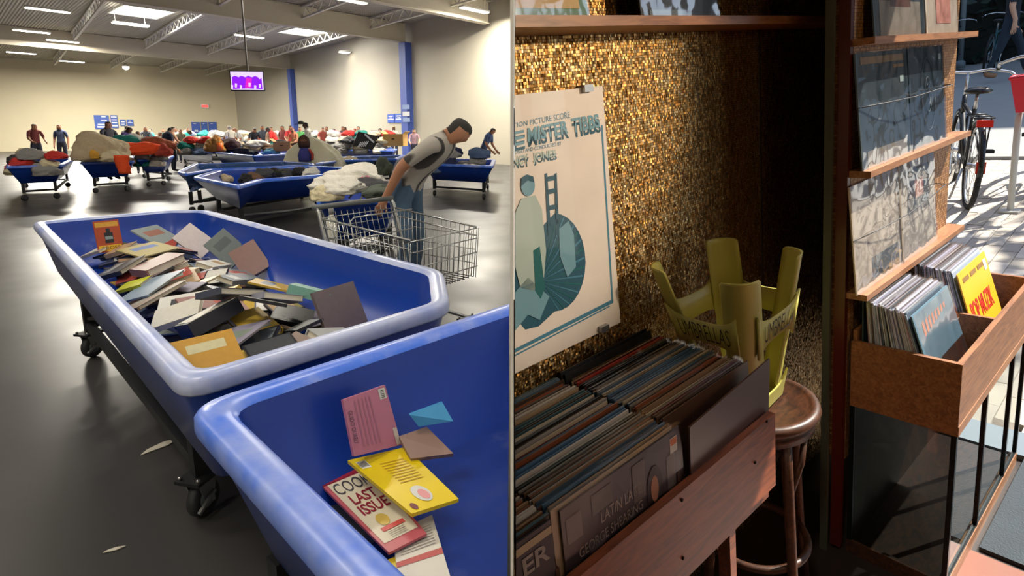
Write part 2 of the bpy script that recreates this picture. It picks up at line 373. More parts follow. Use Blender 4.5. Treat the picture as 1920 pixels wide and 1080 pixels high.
# ------------------------------------------------------------ hanging television
D = 20.0
a = ad(432, 133, D); b = ad(496, 171, D); cx = (a.x + b.x) / 2; cz = (a.z + b.z) / 2; w = b.x - a.x; h = a.z - b.z
t = empty('hanging_television', 'flat television showing purple figures, hung from the roof on a pole', 'television', (cx, D, cz), rz(math.radians(7)))
part(MB().bb((-w / 2, -.04, -h / 2), (w / 2, .06, h / 2)), 'casing', mat('tv_black', (20, 18, 24), .3), t)
scr = part(MB().bb((-w / 2 + .03, -.05, -h / 2 + .04), (w / 2 - .03, -.041, h / 2 - .03)), 'screen', emis('tv_white', (225, 205, 250), 1.0), t)
mv = emis('tv_violet', (140, 20, 235), 1.0); mp_ = emis('tv_magenta', (225, 30, 190), 1.0)
m = MB(); random.seed(3); n = 26; top = []
for i in range(n + 1):
    u = i / n; top.append(((u - .5) * (w - .14), -.0525, h * (.17 + .07 * abs(math.sin(u * 14)) - .1 * (u > .9))))
poly = [((-.5) * (w - .14), -.0525, -h * .40)] + [(0, -.0525, -h * .36), (.5 * (w - .14), -.0525, -h * .40)] + top[::-1]
part(m.prism(poly, (0, -1, 0), .002), 'picture', mv, scr)
part(MB().prism([(-.08, -.055, -h * .34), (.12, -.055, -h * .34), (.16, -.055, h * .14), (-.02, -.055, h * .16)], (0, -1, 0), .002), 'picture', mp_, scr)
for x, z in ((-.46, -.3), (-.34, -.22), (-.2, -.3), (.06, -.18), (.22, -.3), (.36, -.24)): part(MB().prism([(x * w - .03, -.058, (z - .1) * h), (x * w + .03, -.058, (z - .1) * h), (x * w + .05, -.058, (z + .08) * h), (x * w - .02, -.058, (z + .1) * h)], (0, -1, 0), .002), 'picture', emis('tv_white', (225, 205, 250), 1.0), scr)
part(MB().bar((0, .1, h / 2 - .1), (0, .1, CEIL - cz), .05), 'pole', mat('pole_grey', (120, 116, 108), .5), t); part(MB().bb((-.2, .06, -.2), (.2, .14, .2)), 'bracket', MATS['tv_black'], t)
# ------------------------------------------------------------ signs and doors on the walls
SB = mat('sign_blue', (58, 92, 178), .5, var=.1); SW = mat('sign_white', (225, 228, 235), .5)
def wall_sign(name, px, label, rows, wall=wall_b, N_=NB, E_=EB, cat='sign', group=None):
    x0, y0, x1, y1 = px; q = [wall(x0, y1, .06), wall(x1, y1, .06), wall(x1, y0, .06), wall(x0, y0, .06)]
    # a true upright rectangle on the wall
    c = (q[0] + q[1] + q[2] + q[3]) / 4; w_ = ((q[1] - q[0]).length + (q[2] - q[3]).length) / 2; h_ = ((q[3] - q[0]).length + (q[2] - q[1]).length) / 2
    R = Matrix((E_, -N_, Vector((0, 0, 1)))).transposed()
    t = empty(name, label, cat, c, R, group)
    part(MB().bb((-w_ / 2, -.02, -h_ / 2), (w_ / 2, .03, h_ / 2)), 'board', SB, t)
    for u0, v0, u1, v1 in rows: part(MB().bb(((u0 - .5) * w_, -.028, (v0 - .5) * h_), ((u1 - .5) * w_, -.021, (v1 - .5) * h_)), 'lettering', SW, t)
    return t
wall_sign('wall_sign', (177, 216, 205, 242), 'large blue notice board on the cream wall', [(.5, .85, .8, .93), (.45, .6, .85, .68), (.2, .3, .8, .38), (.15, .1, .85, .22)])
wall_sign('wall_sign', (208, 216, 221, 240), 'narrow blue notice with white lines on the cream wall', [(.1, .82, .9, .9), (.1, .6, .9, .68), (.1, .38, .9, .46), (.1, .12, .9, .25)])
wall_sign('wall_sign', (225, 224, 236, 236), 'small blue notice left of its twin', [(.2, .55, .8, .75), (.2, .2, .8, .32)], group='pair of small blue notices')
wall_sign('wall_sign', (238, 224, 250, 236), 'small blue notice with white band beside its twin', [(.15, .45, .85, .55), (.3, .65, .7, .78)], group='pair of small blue notices')
for k, (x0, x1) in enumerate(((360, 376), (378, 390), (392, 407))):
    wall_sign('door', (x0, 229, x1, 262), ['blue warehouse door nearest the notice boards', 'middle blue warehouse door with pale panel', 'blue warehouse door beside the corner'][k], [(.3, .46, .7, .56), (.25, .9, .55, .93)], cat='door', group='blue double doors')
p = wall_b(384, 199, .1); t = empty('exit_sign', 'small glowing red exit sign on the cream wall', 'sign', p, Matrix((EB, -NB, Vector((0, 0, 1)))).transposed())
part(MB().bb((-.35, -.04, -.16), (.35, .08, .16)), 'case', SW, t); part(MB().bb((-.28, -.05, -.1), (.28, -.041, .1)), 'face', emis('exit_red', (255, 70, 60), 1.6), t)
for k, (px, lab) in enumerate((((727, 214, 740, 230), 'blue sign left on the column with hanging signs'), ((741, 213, 756, 230), 'blue sign next to the column with hanging signs'))):
    wall_sign('hanging_sign', px, lab, [(.2, .7, .8, .8), (.1, .35, .9, .45), (.3, .52, .7, .6)], wall_r, NR, -ER)
p, zt, w = COLS[1]
for k, (y0, y1) in enumerate(((200, 207), (212, 219), (222, 230))):
    D = p.y; zc = EYE + (250 - (y0 + y1) / 2) / F * D
    t = solo(MB().bb((-.2, -.02, -.12), (.2, .02, .12)), 'column_sign', SW if k == 1 else mat('sign_pale', (150, 170, 215), .5), ['small pale sign highest on the blue column', 'small white sign in the middle of the blue column', 'small pale sign lowest on the blue column'][k], 'sign', (p.x - .0, p.y - w / 2 - .3, zc), rz(.0))
# ------------------------------------------------------------ blue bins
def bin_mat(name, rgb, wear_sheen):
    m = mat(name, rgb, .3, var=.10, scale=2.0); nt = m.node_tree; N = nt.nodes; K = nt.links; b = N['Principled BSDF']
    src = b.inputs['Base Color'].links[0].from_socket
    tc = N.new('ShaderNodeTexCoord'); no = N.new('ShaderNodeTexNoise'); no.inputs['Scale'].default_value = 3; no.inputs['Detail'].default_value = 5; no.inputs['Roughness'].default_value = .6
    K.new(tc.outputs['Object'], no.inputs[0]); cr = N.new('ShaderNodeMapRange'); cr.inputs[1].default_value = .62 - wear_sheen * .35; cr.inputs[2].default_value = .85 - wear_sheen * .35; cr.inputs[4].default_value = .25 + wear_sheen * .6
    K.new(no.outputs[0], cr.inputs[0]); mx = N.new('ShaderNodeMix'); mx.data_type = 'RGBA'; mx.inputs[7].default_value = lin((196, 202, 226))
    K.new(cr.outputs[0], mx.inputs[0]); K.new(src, mx.inputs[6]); K.new(mx.outputs[2], b.inputs['Base Color']); return m
TUB = bin_mat('bin_plastic_blue', (18, 60, 158), .04); TUBD = bin_mat('bin_plastic_faded_blue', (48, 84, 140), .1)
RIM = bin_mat('bin_rim_scuffed', (128, 148, 210), .8); RIM2 = bin_mat('bin_rim_blue', (62, 112, 224), .45)  # pale rim colours hold painted lamp reflection as well as real scuffs
IRON = mat('frame_black_steel', (24, 24, 27), .45, var=.1); RUBBER = mat('wheel_rubber_dark', (36, 37, 40), .6); HUB = mat('wheel_hub_grey', (118, 130, 134), .35, metal=.5); ZINC = mat('zinc', (165, 165, 165), .3, metal=.9)
def offs(poly, d):
    n = len(poly); out = []
    for i in range(n):
        p0, p1, p2 = Vector(poly[i - 1]), Vector(poly[i]), Vector(poly[(i + 1) % n])
        a = (p1 - p0).normalized(); b = (p2 - p1).normalized(); na = Vector((-a.y, a.x)); nb = Vector((-b.y, b.x))
        q = na + nb; q = q / max(q.dot(q) / 2, .35); out.append(p1 + q * d)
    return out
def roundp(poly, r, k=4):
    n = len(poly); out = []
    for i in range(n):
        p0, p1, p2 = poly[i - 1], poly[i], poly[(i + 1) % n]
        ra = min(r, (p0 - p1).length * .4); rb = min(r, (p2 - p1).length * .4)
        a = p1 + (p0 - p1).normalized() * ra; b = p1 + (p2 - p1).normalized() * rb
        for j in range(k + 1):
            u = j / k; out.append(a * (1 - u) ** 2 + p1 * 2 * u * (1 - u) + b * u * u)
    return out
def ccw(poly):
    s = sum(poly[i - 1][0] * poly[i][1] - poly[i][0] * poly[i - 1][1] for i in range(len(poly)))
    return poly if s > 0 else poly[::-1]
def caster(par, c, a, detail=True):
    """swivel caster under a leg: wheel, fork and plate as one part with its pieces below it"""
    R = rz(a); T = Matrix.Translation(Vector(c)) @ R.to_4x4(); w = Matrix.Translation((0, 0, .075)) @ Matrix.Rotation(math.pi / 2, 4, 'X')
    if not detail:
        return part(MB().lathe([(.03, -.02), (.07, -.02), (.07, .02), (.03, .02)], 10, T @ w), 'caster', RUBBER, par)
    f = MB()
    for s in (-1, 1): f.prism([T @ Vector(q) for q in ((-.02, s * .032, .06), (.02, s * .032, .06), (.05, s * .032, .165), (-.05, s * .032, .165))], T.to_3x3() @ Vector((0, 1, 0)), .005)
    f.bar(T @ Vector((0, -.05, .075)), T @ Vector((0, .05, .075)), .018)
    ca = part(f, 'caster', ZINC, par)
    part(MB().lathe([(.04, -.022), (.064, -.024), (.075, -.012), (.075, .012), (.064, .024), (.04, .022)], 28, T @ w), 'wheel', RUBBER, ca)
    part(MB().lathe([(.01, -.027), (.034, -.026), (.042, -.02), (.042, .02), (.034, .026), (.01, .027)], 20, T @ w), 'hub', HUB, ca)
    part(MB().box(T @ Vector((0, 0, .172)), (.15, .11, .014), R), 'mounting_plate', IRON, ca)
    for sx in (-1, 1):
        for sy in (-1, 1): part(MB().lathe([(.008, 0), (.008, .012), (.004, .015)], 8, T @ Matrix.Translation((sx * .06, sy * .042, .178))), 'bolt', ZINC, ca)
    part(MB().bar(T @ Vector((-.07, -.04, .05)), T @ Vector((.02, -.04, .1)), .012), 'brake_lever', ZINC, ca)
    return ca
def blue_bin(poly, label, zr=.8, depth=.40, flare=.14, lip=.07, legs=None, detail=True, tub=None, rim=None, r=.09, group='wheeled blue sorting bins', feet=True, la=None, clipx=False):
    poly = ccw([(p[0], p[1]) for p in poly]); cx = sum(p[0] for p in poly) / len(poly); cy = sum(p[1] for p in poly) / len(poly)
    P = [Vector((p[0] - cx, p[1] - cy)) for p in poly]; zb = zr - depth
    t = empty('blue_bin', label, 'bin', (cx, cy, 0), None, group)
    def ring(o, z): return [Vector((q.x, q.y, z)) for q in roundp(offs(P, o), max(.03, r - o * .3))]
    m = MB(); m.smooth = True
    m.rings([ring(flare, zb), ring(.02 + flare * .12, zr - .1), ring(.02, zr - .055)], cap0=True)
    m.rings([ring(lip + .015, zr - .015), ring(lip + .03, zr - .08), ring(flare + .05, zb + .035)], cap1=True)
    part(m, 'tub', tub or TUB, t)
    m = MB(); m.smooth = True
    m.rings([ring(.02, zr - .053), ring(0, zr - .055), ring(-.003, zr - .048), ring(-.001, zr - .012), ring(.009, zr), ring(lip * .5, zr + .002), ring(lip, zr), ring(lip + .016, zr - .016)])
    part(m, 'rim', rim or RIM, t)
    if clipx:                                                   # the bin runs up against the partition
        for ch in t.children:
            bm = bmesh.new(); bm.from_mesh(ch.data)
            bmesh.ops.bisect_plane(bm, geom=bm.verts[:] + bm.edges[:] + bm.faces[:], plane_co=(-.012 - cx, 0, 0), plane_no=(1, 0, 0), clear_outer=True); bm.to_mesh(ch.data); bm.free()
    if not feet: return t
    if legs is None:
        Q = offs(P, flare + .03); idx = list(range(len(Q))) if len(Q) <= 4 else [0, len(Q) // 4, len(Q) // 2, 3 * len(Q) // 4]
        legs = [(Q[i].x, Q[i].y) for i in idx]
    else: legs = [(q[0] - cx, q[1] - cy) for q in legs]
    la = math.atan2(E1.y, E1.x) if la is None else la; ww = .055
    for x, y in legs:
        part(MB().box((x, y, (zb + .185) / 2), (ww, ww, zb - .185 + .01), rz(la)), 'leg', IRON, t); caster(t, (x, y, 0), la + .5, detail)
    for i in range(len(legs)):
        a, b = legs[i], legs[(i + 1) % len(legs)]
        part(MB().bar((a[0], a[1], .225), (b[0], b[1], .225), .045), 'rail', IRON, t)
        if detail:
            A, B = Vector((a[0], a[1], .24)), Vector((b[0], b[1], .24)); d = (B - A); L_ = d.length; d.normalize()
            part(MB().bar(A + Vector((0, 0, .03)), A + d * min(.5, L_ * .4) + Vector((0, 0, zb - .25)), .02), 'brace', IRON, t)
    return t
def R2(p): return Vector((p.x, p.y))
# front bins, open to the camera
N1, R1, B1, L1 = R2(az(340, 722, .8)), Vector((-.035, 2.60)), R2(az(372, 389, .8)), R2(az(60, 416, .8))
def inset(a, b, d): return a + (b - a).normalized() * d
bin1 = [N1, inset(R1, N1, .35), inset(R1, B1, .45), inset(B1, R1, .25), inset(B1, L1, .25), L1]
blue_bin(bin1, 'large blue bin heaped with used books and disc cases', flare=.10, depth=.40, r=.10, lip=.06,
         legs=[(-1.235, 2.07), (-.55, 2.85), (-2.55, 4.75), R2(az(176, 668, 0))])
N2 = R2(az(346, 762, .8)); _e1, _e2 = E1.to_2d(), E2.to_2d()
bin2 = [N2, N2 - _e2 * 1.5, N2 - _e2 * 1.5 + _e1 * 1.35, N2 + _e1 * 1.35]
_b2 = blue_bin(bin2, 'blue bin with the pink book, yellow book and cookery magazine', flare=.13, depth=.42, r=.1, rim=RIM2, legs=[(-.62, 1.36), (-.12, .98), (-.12, 1.80)], clipx=True)
def pxpoly(L_, z=.8): return [R2(az(x, y, z)) for x, y in L_]
blue_bin(pxpoly([(362, 331), (447, 348), (492, 336), (690, 321), (705, 317), (601, 311), (404, 319)]), 'bright blue bin with cut corner holding a few dark shoes', lip=.1, detail=False, rim=RIM2, flare=.3, depth=.38, r=.1)
blue_bin(pxpoly([(332, 321), (347, 325), (399, 316.5), (590, 308.5), (588, 305.5), (535, 302), (362, 307)]), 'faded blue ribbed bin behind the bright one with cut corner', lip=.08, detail=False, tub=TUBD, rim=RIM2, flare=.3, depth=.38, r=.1)
blue_bin(pxpoly([(333, 281), (398, 285), (400, 280), (345, 277.5)]), 'far blue bin beside the faded ribbed one, under toys and boxes', detail=False, rim=RIM2, flare=.2, lip=.1)
blue_bin(pxpoly([(403, 285.5), (474, 291.5), (545, 288), (545, 281), (420, 279)]), 'far blue bin with sagging front rim under the cardboard box', detail=False, rim=RIM2, flare=.2, lip=.1)
blue_bin(pxpoly([(622, 280), (738, 283), (745, 279), (640, 277)]), 'far blue bin under the black striped bag', detail=False, rim=RIM2, flare=.2, lip=.1)
blue_bin(pxpoly([(590, 306), (640, 300), (745, 297), (760, 290), (640, 293.5)]), 'blue bin with rounded end behind the draped cream sheet', detail=False, rim=RIM2, flare=.2, lip=.09, tub=TUBD)
blue_bin(pxpoly([(150, 304.5), (252, 301.5), (250, 292), (160, 292)]), 'blue bin under the big beige cloth bundle', detail=False, rim=RIM2, flare=.2, lip=.09)
blue_bin(pxpoly([(256, 299), (318, 296), (327, 291.5), (262, 289)]), 'blue bin with the orange garment hanging over its side', detail=False, rim=RIM2, flare=.2, lip=.09)
blue_bin(pxpoly([(592, 379), (745, 371), (760, 350), (612, 354)]), 'blue bin behind the shopping cart under white cloth', detail=True, rim=RIM2, flare=.18, lip=.07, depth=.45)
blue_bin(pxpoly([(10, 312), (120, 308), (140, 297), (20, 298)]), 'blue bin past the beige cloth bundle with white clothes', detail=False, rim=RIM2, flare=.2, lip=.09)
blue_bin(pxpoly([(795, 306), (925, 311), (930, 299), (800, 296)]), 'blue bin behind the bending shopper near the partition', detail=False, rim=RIM2, flare=.2, lip=.09)
# ============================================================ WHAT LIES IN THE BINS
# ---- soft lumps of clothing
def lump_mesh(seed, folds=1.0, sub=4):
    bm = bmesh.new(); bmesh.ops.create_icosphere(bm, subdivisions=sub, radius=1.0)
    o = Vector((seed * 7.3, seed * 3.1, seed * 1.7))
    for v in bm.verts:
        p = v.co.copy(); d = noise.noise(p * 1.1 + o) * .38 + (1 - abs(noise.noise(p * 2.3 + o)) * 2) * .17 * folds + (1 - abs(noise.noise(p * 4.6 + o * 1.3)) * 2) * .09 * folds + noise.noise(p * 9 + o) * .04 * folds
        v.co = p * (.85 + d)
        if v.co.z < -.35: v.co.z = -.35 - (v.co.z + .35) * -.15
    for f in bm.faces: f.smooth = True
    me = bpy.data.meshes.new('crumpled_cloth'); bm.to_mesh(me); bm.free(); me.materials.append(cloth((200, 200, 200))); return me
LUMPS = [lump_mesh(i + 1) for i in range(7)]
def slotmat(o, i, m): o.material_slots[i].link = 'OBJECT'; o.material_slots[i].material = m
COLN = {'white': (222, 218, 208), 'cream': (214, 202, 168), 'beige': (190, 172, 142), 'black': (34, 33, 36), 'charcoal': (66, 66, 70), 'grey': (140, 138, 136), 'navy': (44, 50, 84), 'denim blue': (84, 104, 138),
        'red': (196, 52, 46), 'rust': (150, 78, 54), 'orange': (240, 84, 36), 'teal': (32, 128, 118), 'green': (92, 140, 84), 'pink': (214, 130, 148), 'purple': (110, 84, 150), 'sky blue': (92, 160, 196), 'yellow': (222, 190, 84), 'brown': (110, 82, 62)}
def garment(p, s, col, label, cat='garment', group=None, yaw=None, name='crumpled_garment', k=None, tilt=0):
    o = link(name, LUMPS[random.randrange(7) if k is None else k]); slotmat(o, 0, cloth(COLN[col] if isinstance(col, str) else col))
    M = FRAME @ Matrix.Translation(Vector(p)) @ (rz(random.uniform(0, 6.28) if yaw is None else yaw) @ rx(tilt)).to_4x4() @ Matrix.Diagonal((s[0], s[1], s[2], 1)); o.matrix_world = M
    return tag(o, label, cat, group)
def heap(x0, x1, D, zbase, ztop, where, n, cols, group, size=(.24, .42), dspread=.9):
    ncol = max(1, (n + 5) // 6); W_ = (x1 - x0) / F * D; sp_ = W_ / ncol
    for i in range(n):
        lay, row, col = i % 3, (i // 3) % 2, i // 6
        u = (col + .5 + .22 * (lay - 1) + random.uniform(-.12, .12)) / ncol; x = x0 + (x1 - x0) * max(.02, min(.98, u))
        Y = D + (row - .5) * 2 * dspread * (.72 - .12 * lay); X = (x - CX) / F * (Y * cp + .2)
        c = random.choice(cols); s = max(.16, min(random.uniform(*size), sp_ * .5)); dz = (ztop - zbase) / 2
        garment((X, Y, zbase + dz * lay + s * .12), (s, min(s * random.uniform(.6, .9), dspread * .62), min(s * .6, dz * .8 + .05)), c, 'crumpled %s garment in the heap %s' % (c, where), group=group, yaw=random.uniform(-.3, .3))
random.seed(21)
mixed = ['white', 'white', 'cream', 'black', 'charcoal', 'grey', 'navy', 'denim blue', 'red', 'beige', 'pink', 'brown', 'teal', 'grey', 'white']
# rows of far bins hidden by their own heaps
for i, (xa, xb, y) in enumerate(((335, 470, 274), (480, 600, 273), (612, 735, 276.3))):
    blue_bin(pxpoly([(xa, y), (xb, y), (xb - 8, y - (3.2 if y < 276 else 1.7)), (xa + 8, y - (3.2 if y < 276 else 1.7))]), ['far blue bin in the row before the blue doors', 'far blue bin in the row before the bare column', 'far blue bin in the row before the column with signs'][i], detail=False, rim=RIM2, flare=.2, lip=.1)
heap(338, 470, 33.5, .8, 1.35, 'before the blue doors', 30, mixed, 'clothes heaped before the blue doors', (.3, .6))
heap(478, 600, 34.5, .8, 1.35, 'before the bare column', 30, mixed, 'clothes heaped before the bare column', (.3, .6))
heap(612, 735, 29.7, .8, 1.4, 'before the column with signs', 30, mixed, 'clothes heaped before the column with signs', (.25, .5), .5)
heap(340, 400, 23.6, .7, 1.15, 'of the far bin beside the ribbed one', 10, mixed, 'clothes in the far bin beside the ribbed one', (.25, .45))
heap(410, 540, 23.6, .65, 1.0, 'of the far bin with sagging rim', 18, mixed, 'clothes in the far bin with sagging rim', (.25, .45))
heap(628, 735, 25, .7, 1.1, 'under the black striped bag', 16, mixed, 'clothes under the black striped bag', (.25, .45))
heap(178, 250, 15.5, .62, .82, 'under the beige bundle', 8, ['black', 'charcoal', 'navy', 'grey', 'brown'], 'clothes under the beige bundle', (.2, .35), .5)
heap(258, 316, 16.6, .62, .95, 'by the orange garment', 10, ['charcoal', 'grey', 'cream', 'rust', 'teal', 'white'], 'clothes by the orange garment', (.2, .35), .5)
heap(25, 125, 13.4, .6, .95, 'in the bin past the beige bundle', 10, ['white', 'cream', 'grey', 'charcoal', 'red'], 'clothes in the bin past the beige bundle', (.2, .35), .4)
heap(805, 920, 14.2, .6, .95, 'in the bin near the partition', 10, ['navy', 'charcoal', 'denim blue', 'grey', 'white'], 'clothes in the bin near the partition', (.2, .35), .4)
heap(600, 745, 16.6, .6, .72, 'in the bin with rounded end', 8, ['red', 'black', 'grey', 'cream', 'brown'], 'clothes in the bin with rounded end', (.15, .3), .6)
def at(x, y, D): return ad(x, y, D)
garment(at(192, 286, 14.7), (.62, .5, .48), 'beige', 'big beige cloth bundle piled high on a blue bin', 'bundle', yaw=.3, k=2)
garment(at(208, 297, 14.3), (.3, .25, .18), 'cream', 'cream cloth slumped below the big beige bundle', 'garment', k=1)
garment(at(178, 293, 14.0), (.1, .08, .14), (214, 160, 60), 'small mustard cloth tucked beside the beige bundle', 'garment', k=3)
garment(at(234, 272, 16.4), (.42, .3, .26), 'teal', 'teal garment lying between beige bundle and orange garment', yaw=.2, k=4)
org = garment(at(262, 283, 15.9), (.62, .3, .22), (240, 84, 36), 'bright orange garment thrown across the blue bin, one sleeve hanging over its side', yaw=.15, k=5, tilt=.1)
garment(at(290, 276, 16.6), (.55, .35, .3), (158, 84, 58), 'rust coloured jacket heaped behind the orange garment', k=6, yaw=-.2)
garment(at(309, 286, 15.6), (.2, .2, .22), (165, 60, 48), 'rust sleeve of cloth hanging near the bin corner', k=0)
garment(at(262, 272, 16.9), (.4, .3, .3), 'white', 'white cloth heaped behind the rust coloured jacket', k=2)
# the orange sleeve that hangs down outside the bin
m = MB(); m.smooth = True; Rg = []
for i in range(9):
    u = i / 8; c = ad(226 + 8 * u, 291 + 35 * u, 13.6); 
    Rg.append([c + Vector((math.cos(q) * (.17 - .04 * u + .03 * math.sin(5 * q + i)), math.sin(q) * .07, 0)) for q in [k * math.pi / 7 for k in range(14)]])
m.rings(Rg, cap0=True, cap1=True); m.xf(org.matrix_world.inverted()); part(m, 'sleeve', cloth((240, 84, 36)), org)
# shoes and dark things in the cut corner bin
for i, (x, y, c) in enumerate(((460, 338, 'black'), (478, 336, 'brown'), (497, 328, 'charcoal'), (518, 327, 'black'), (532, 327, 'charcoal'), (424, 338, 'beige'), (585, 326, 'white'), (560, 325, 'black'))):
    garment(at(x, y, 10.2 + i * .15), (.2, .12, .11), c, '%s shoe or cloth lying in the cut corner bin' % c, 'garment', 'dark things in the cut corner bin')
# toys, bags and boxes on the far bins
def carton(p, s, yaw, label, rgb=(186, 140, 92), flaps=True):
    t = empty('carton', label, 'box', p, rz(yaw)); w, d, h = s; cm = mat('cardboard_' + hexn(rgb), rgb, .85, var=.08)
    m = MB(); th = .02
    part(m.bb((-w / 2, -d / 2, 0), (w / 2, d / 2, .02)).bb((-w / 2, -d / 2, .02), (w / 2, -d / 2 + th, h)).bb((-w / 2, d / 2 - th, .02), (w / 2, d / 2, h)).bb((-w / 2, -d / 2, .02), (-w / 2 + th, d / 2, h)).bb((w / 2 - th, -d / 2, .02), (w / 2, d / 2, h)), 'body', cm, t)
    if flaps:
        for s_ in (-1, 1): part(MB().prism([(s_ * w / 2, -d / 2, h), (s_ * w / 2, d / 2, h), (s_ * (w / 2 + .12), d / 2, h + .1), (s_ * (w / 2 + .12), -d / 2, h + .1)], (0, 0, 1), .012), 'flap', cm, t)
    part(MB().bb((-.06, -d / 2 - .006, h * .55), (.06, -d / 2, h * .65)), 'handle_hole', mat('carton_hole', (60, 42, 28), .9), t); return t
carton(at(532, 283, 22.4), (.62, .45, .35), .1, 'brown cardboard carton with open flaps on the far bin', (190, 142, 92))
carton(at(742, 274, 24.6), (.85, .6, .5), -.15, 'tan cardboard carton standing on the heap near the column with signs', (206, 164, 96))
carton(at(455, 285, 22.6), (.5, .5, .14), .3, 'shallow black carton on the far bin rim', (44, 42, 46), False)
garment(at(404, 276, 22.4), (.42, .35, .4), (176, 124, 62), 'mustard brown toy basket heaped on the far bin', 'bundle', k=1)
garment(at(428, 275, 22.9), (.55, .4, .3), (62, 40, 44), 'dark maroon coat spread over the far bin', k=3)
t = empty('orange_bucket', 'small bright orange bucket on the far blue bin', 'bucket', at(412, 283, 22.2)); part(MB().lathe([(.09, 0), (.13, .3), (.14, .3), (.12, .02)], 16), 'body', paint((238, 110, 40), .4), t); part(MB().tube([(-.13, 0, .3), (-.1, 0, .42), (0, 0, .46), (.1, 0, .42), (.13, 0, .3)], .01, 6), 'handle', paint((238, 110, 40), .4), t)
garment(at(508, 286, 22.3), (.4, .25, .16), 'sky blue', 'sky blue towel folded over the sagging bin rim', k=2)
t = empty('striped_bag', 'black sports bag with white stripes on the far heap', 'bag', at(687, 272, 24.5), rz(.3))
part(MB().box((0, 0, .16), (1.0, .55, .62), ry(.25), .8), 'body', mat('bag_black', (28, 28, 32), .7), t)
for k in range(5): part(MB().box((-.30 + k * .075, -.29, .02 + k * .01), (.035, .02, .26), ry(.6)), 'stripe', SW, t)
part(MB().box((.12, -.26, .28), (.5, .02, .07), ry(.75)), 'stripe', SW, t)
# cream sheet draped over a stand, with a doll leaning on it
bm = bmesh.new(); n = 26; vs = {}
cS = at(588, 300, 15.5); cS.z = 0
for i in range(n + 1):
    for j in range(n + 1):
        u = i / n * 2 - 1; v = j / n * 2 - 1; r = math.hypot(u, v)
        z = 1.42 - .42 * r ** 1.3 - .12 * abs(u) + .06 * noise.noise((u * 2.5, v * 2.5, 1.2)) + .05 * math.sin(6 * math.atan2(v, u)) * r
        if r > .8: z -= (r - .8) * 1.3
        vs[i, j] = bm.verts.new((u * .85 + .05 * noise.noise((u * 3, v * 3, 5)), v * .6, max(z, .62)))
for i in range(n):
    for j in range(n): bm.faces.new((vs[i, j], vs[i + 1, j], vs[i + 1, j + 1], vs[i, j + 1])).smooth = True
bmesh.ops.solidify(bm, geom=bm.faces[:], thickness=.012)
me = bpy.data.meshes.new('draped_sheet'); bm.to_mesh(me); bm.free(); me.materials.append(mat('sheet_cream', (252, 246, 226), .8, var=.06, scale=3))
solo(me, 'draped_sheet', None, 'large cream sheet draped in a peak over a blue bin', 'sheet', cS)
t = empty('rag_doll', 'dark haired doll in blue leaning on the draped cream sheet', 'doll', at(572, 303, 14.6), rz(.2))
part(MB().lathe([(.15, 0), (.17, .15), (.1, .34), (.05, .4)], 14), 'dress', cloth((58, 60, 128)), t); part(MB().lathe([(.03, .38), (.1, .44), (.12, .52), (.08, .6), (.02, .63)], 14), 'head', cloth((120, 84, 66)), t)
part(MB().lathe([(.04, .66), (.13, .58), (.15, .46), (.13, .34), (.1, .36)], 12, Matrix.Translation((0, .03, 0))), 'hair', cloth((74, 48, 40)), t); part(MB().tube([(.12, -.02, .3), (.2, -.05, .18), (.19, -.08, .04)], .035, 7), 'arm', cloth((170, 60, 50)), t)
# ------------------------------------------------------------ books, discs and magazines
def book_protos():
    # unit book: width x, height y, thickness z, all 1; spine along -x
    c = MB(); c.bb((-.5, -.5, .42), (.5, .5, .5)); c.bb((-.5, -.5, -.5), (.5, .5, -.42)); c.bb((-.5, -.5, -.42), (-.46, .5, .42)); cm = c.mesh('cover', paint((120, 120, 120)))
    p = MB(); p.bb((-.455, -.47, -.415), (.46, .47, .415)); pm = p.mesh('page_block', mat('paper_edges', (214, 206, 186), .85))
    d = MB(); d.bb((-.5, -.5, -.5), (.5, .5, .5)); dm = d.mesh('case', paint((30, 30, 32), .35))
    i = MB(); i.bb((-.44, -.46, .5), (.47, .46, .53)); im = i.mesh('printed_insert', paint((120, 120, 120)))
    q = MB(); q.bb((-.3, .05, .505), (.32, .3, .515)); qm = q.mesh('cover_picture', paint((150, 150, 150)))
    return cm, pm, dm, im, qm
CM, PM, DM, IM, QM = book_protos()
def book(p, s, R, rgb, label, kind='book', pic=None, group=None):
    o = link('disc_case' if kind == 'case' else 'book', DM if kind == 'case' else CM)
    o.matrix_world = FRAME @ Matrix.Translation(Vector(p)) @ R.to_4x4() @ Matrix.Diagonal((s[0], s[1], s[2], 1))
    tag(o, label, 'disc case' if kind == 'case' else 'book', group)
    if kind == 'case':
        c = link('printed_insert', IM); c.parent = o; slotmat(c, 0, paint(rgb, .25)); slotmat(o, 0, paint((34, 34, 38), .3))
    else:
        slotmat(o, 0, paint(rgb, .4)); c = link('page_block', PM); c.parent = o
    if pic: c = link('cover_picture', QM); c.parent = o; slotmat(c, 0, paint(pic, .4))
    return o
random.seed(5)
BC = [('slate grey', (108, 116, 122)), ('olive', (150, 142, 84)), ('dusty rose', (150, 112, 108)), ('white', (214, 212, 206)), ('black', (40, 40, 44)), ('tan', (176, 148, 112)), ('pale blue', (132, 152, 172)), ('brown', (104, 72, 54)),
      ('brick red', (170, 74, 62)), ('lilac grey', (156, 150, 170)), ('mustard', (190, 158, 60)), ('sage', (138, 150, 138)), ('cream', (206, 194, 160)), ('silver', (176, 178, 178)), ('charcoal', (70, 72, 76))]
wE = (R1 - N1); wE = wE.length; lE = (L1 - N1).length
def inbin(a, b): return N1 + _e1 * (a * wE) + _e2 * (b * lE)
def clearance(q):
    d = 9
    n_ = len(bin1)
    for i in range(n_):
        A, B = bin1[i], bin1[(i + 1) % n_]; e = (B - A).normalized(); d = min(d, abs((q - A).x * e.y - (q - A).y * e.x))
    return d
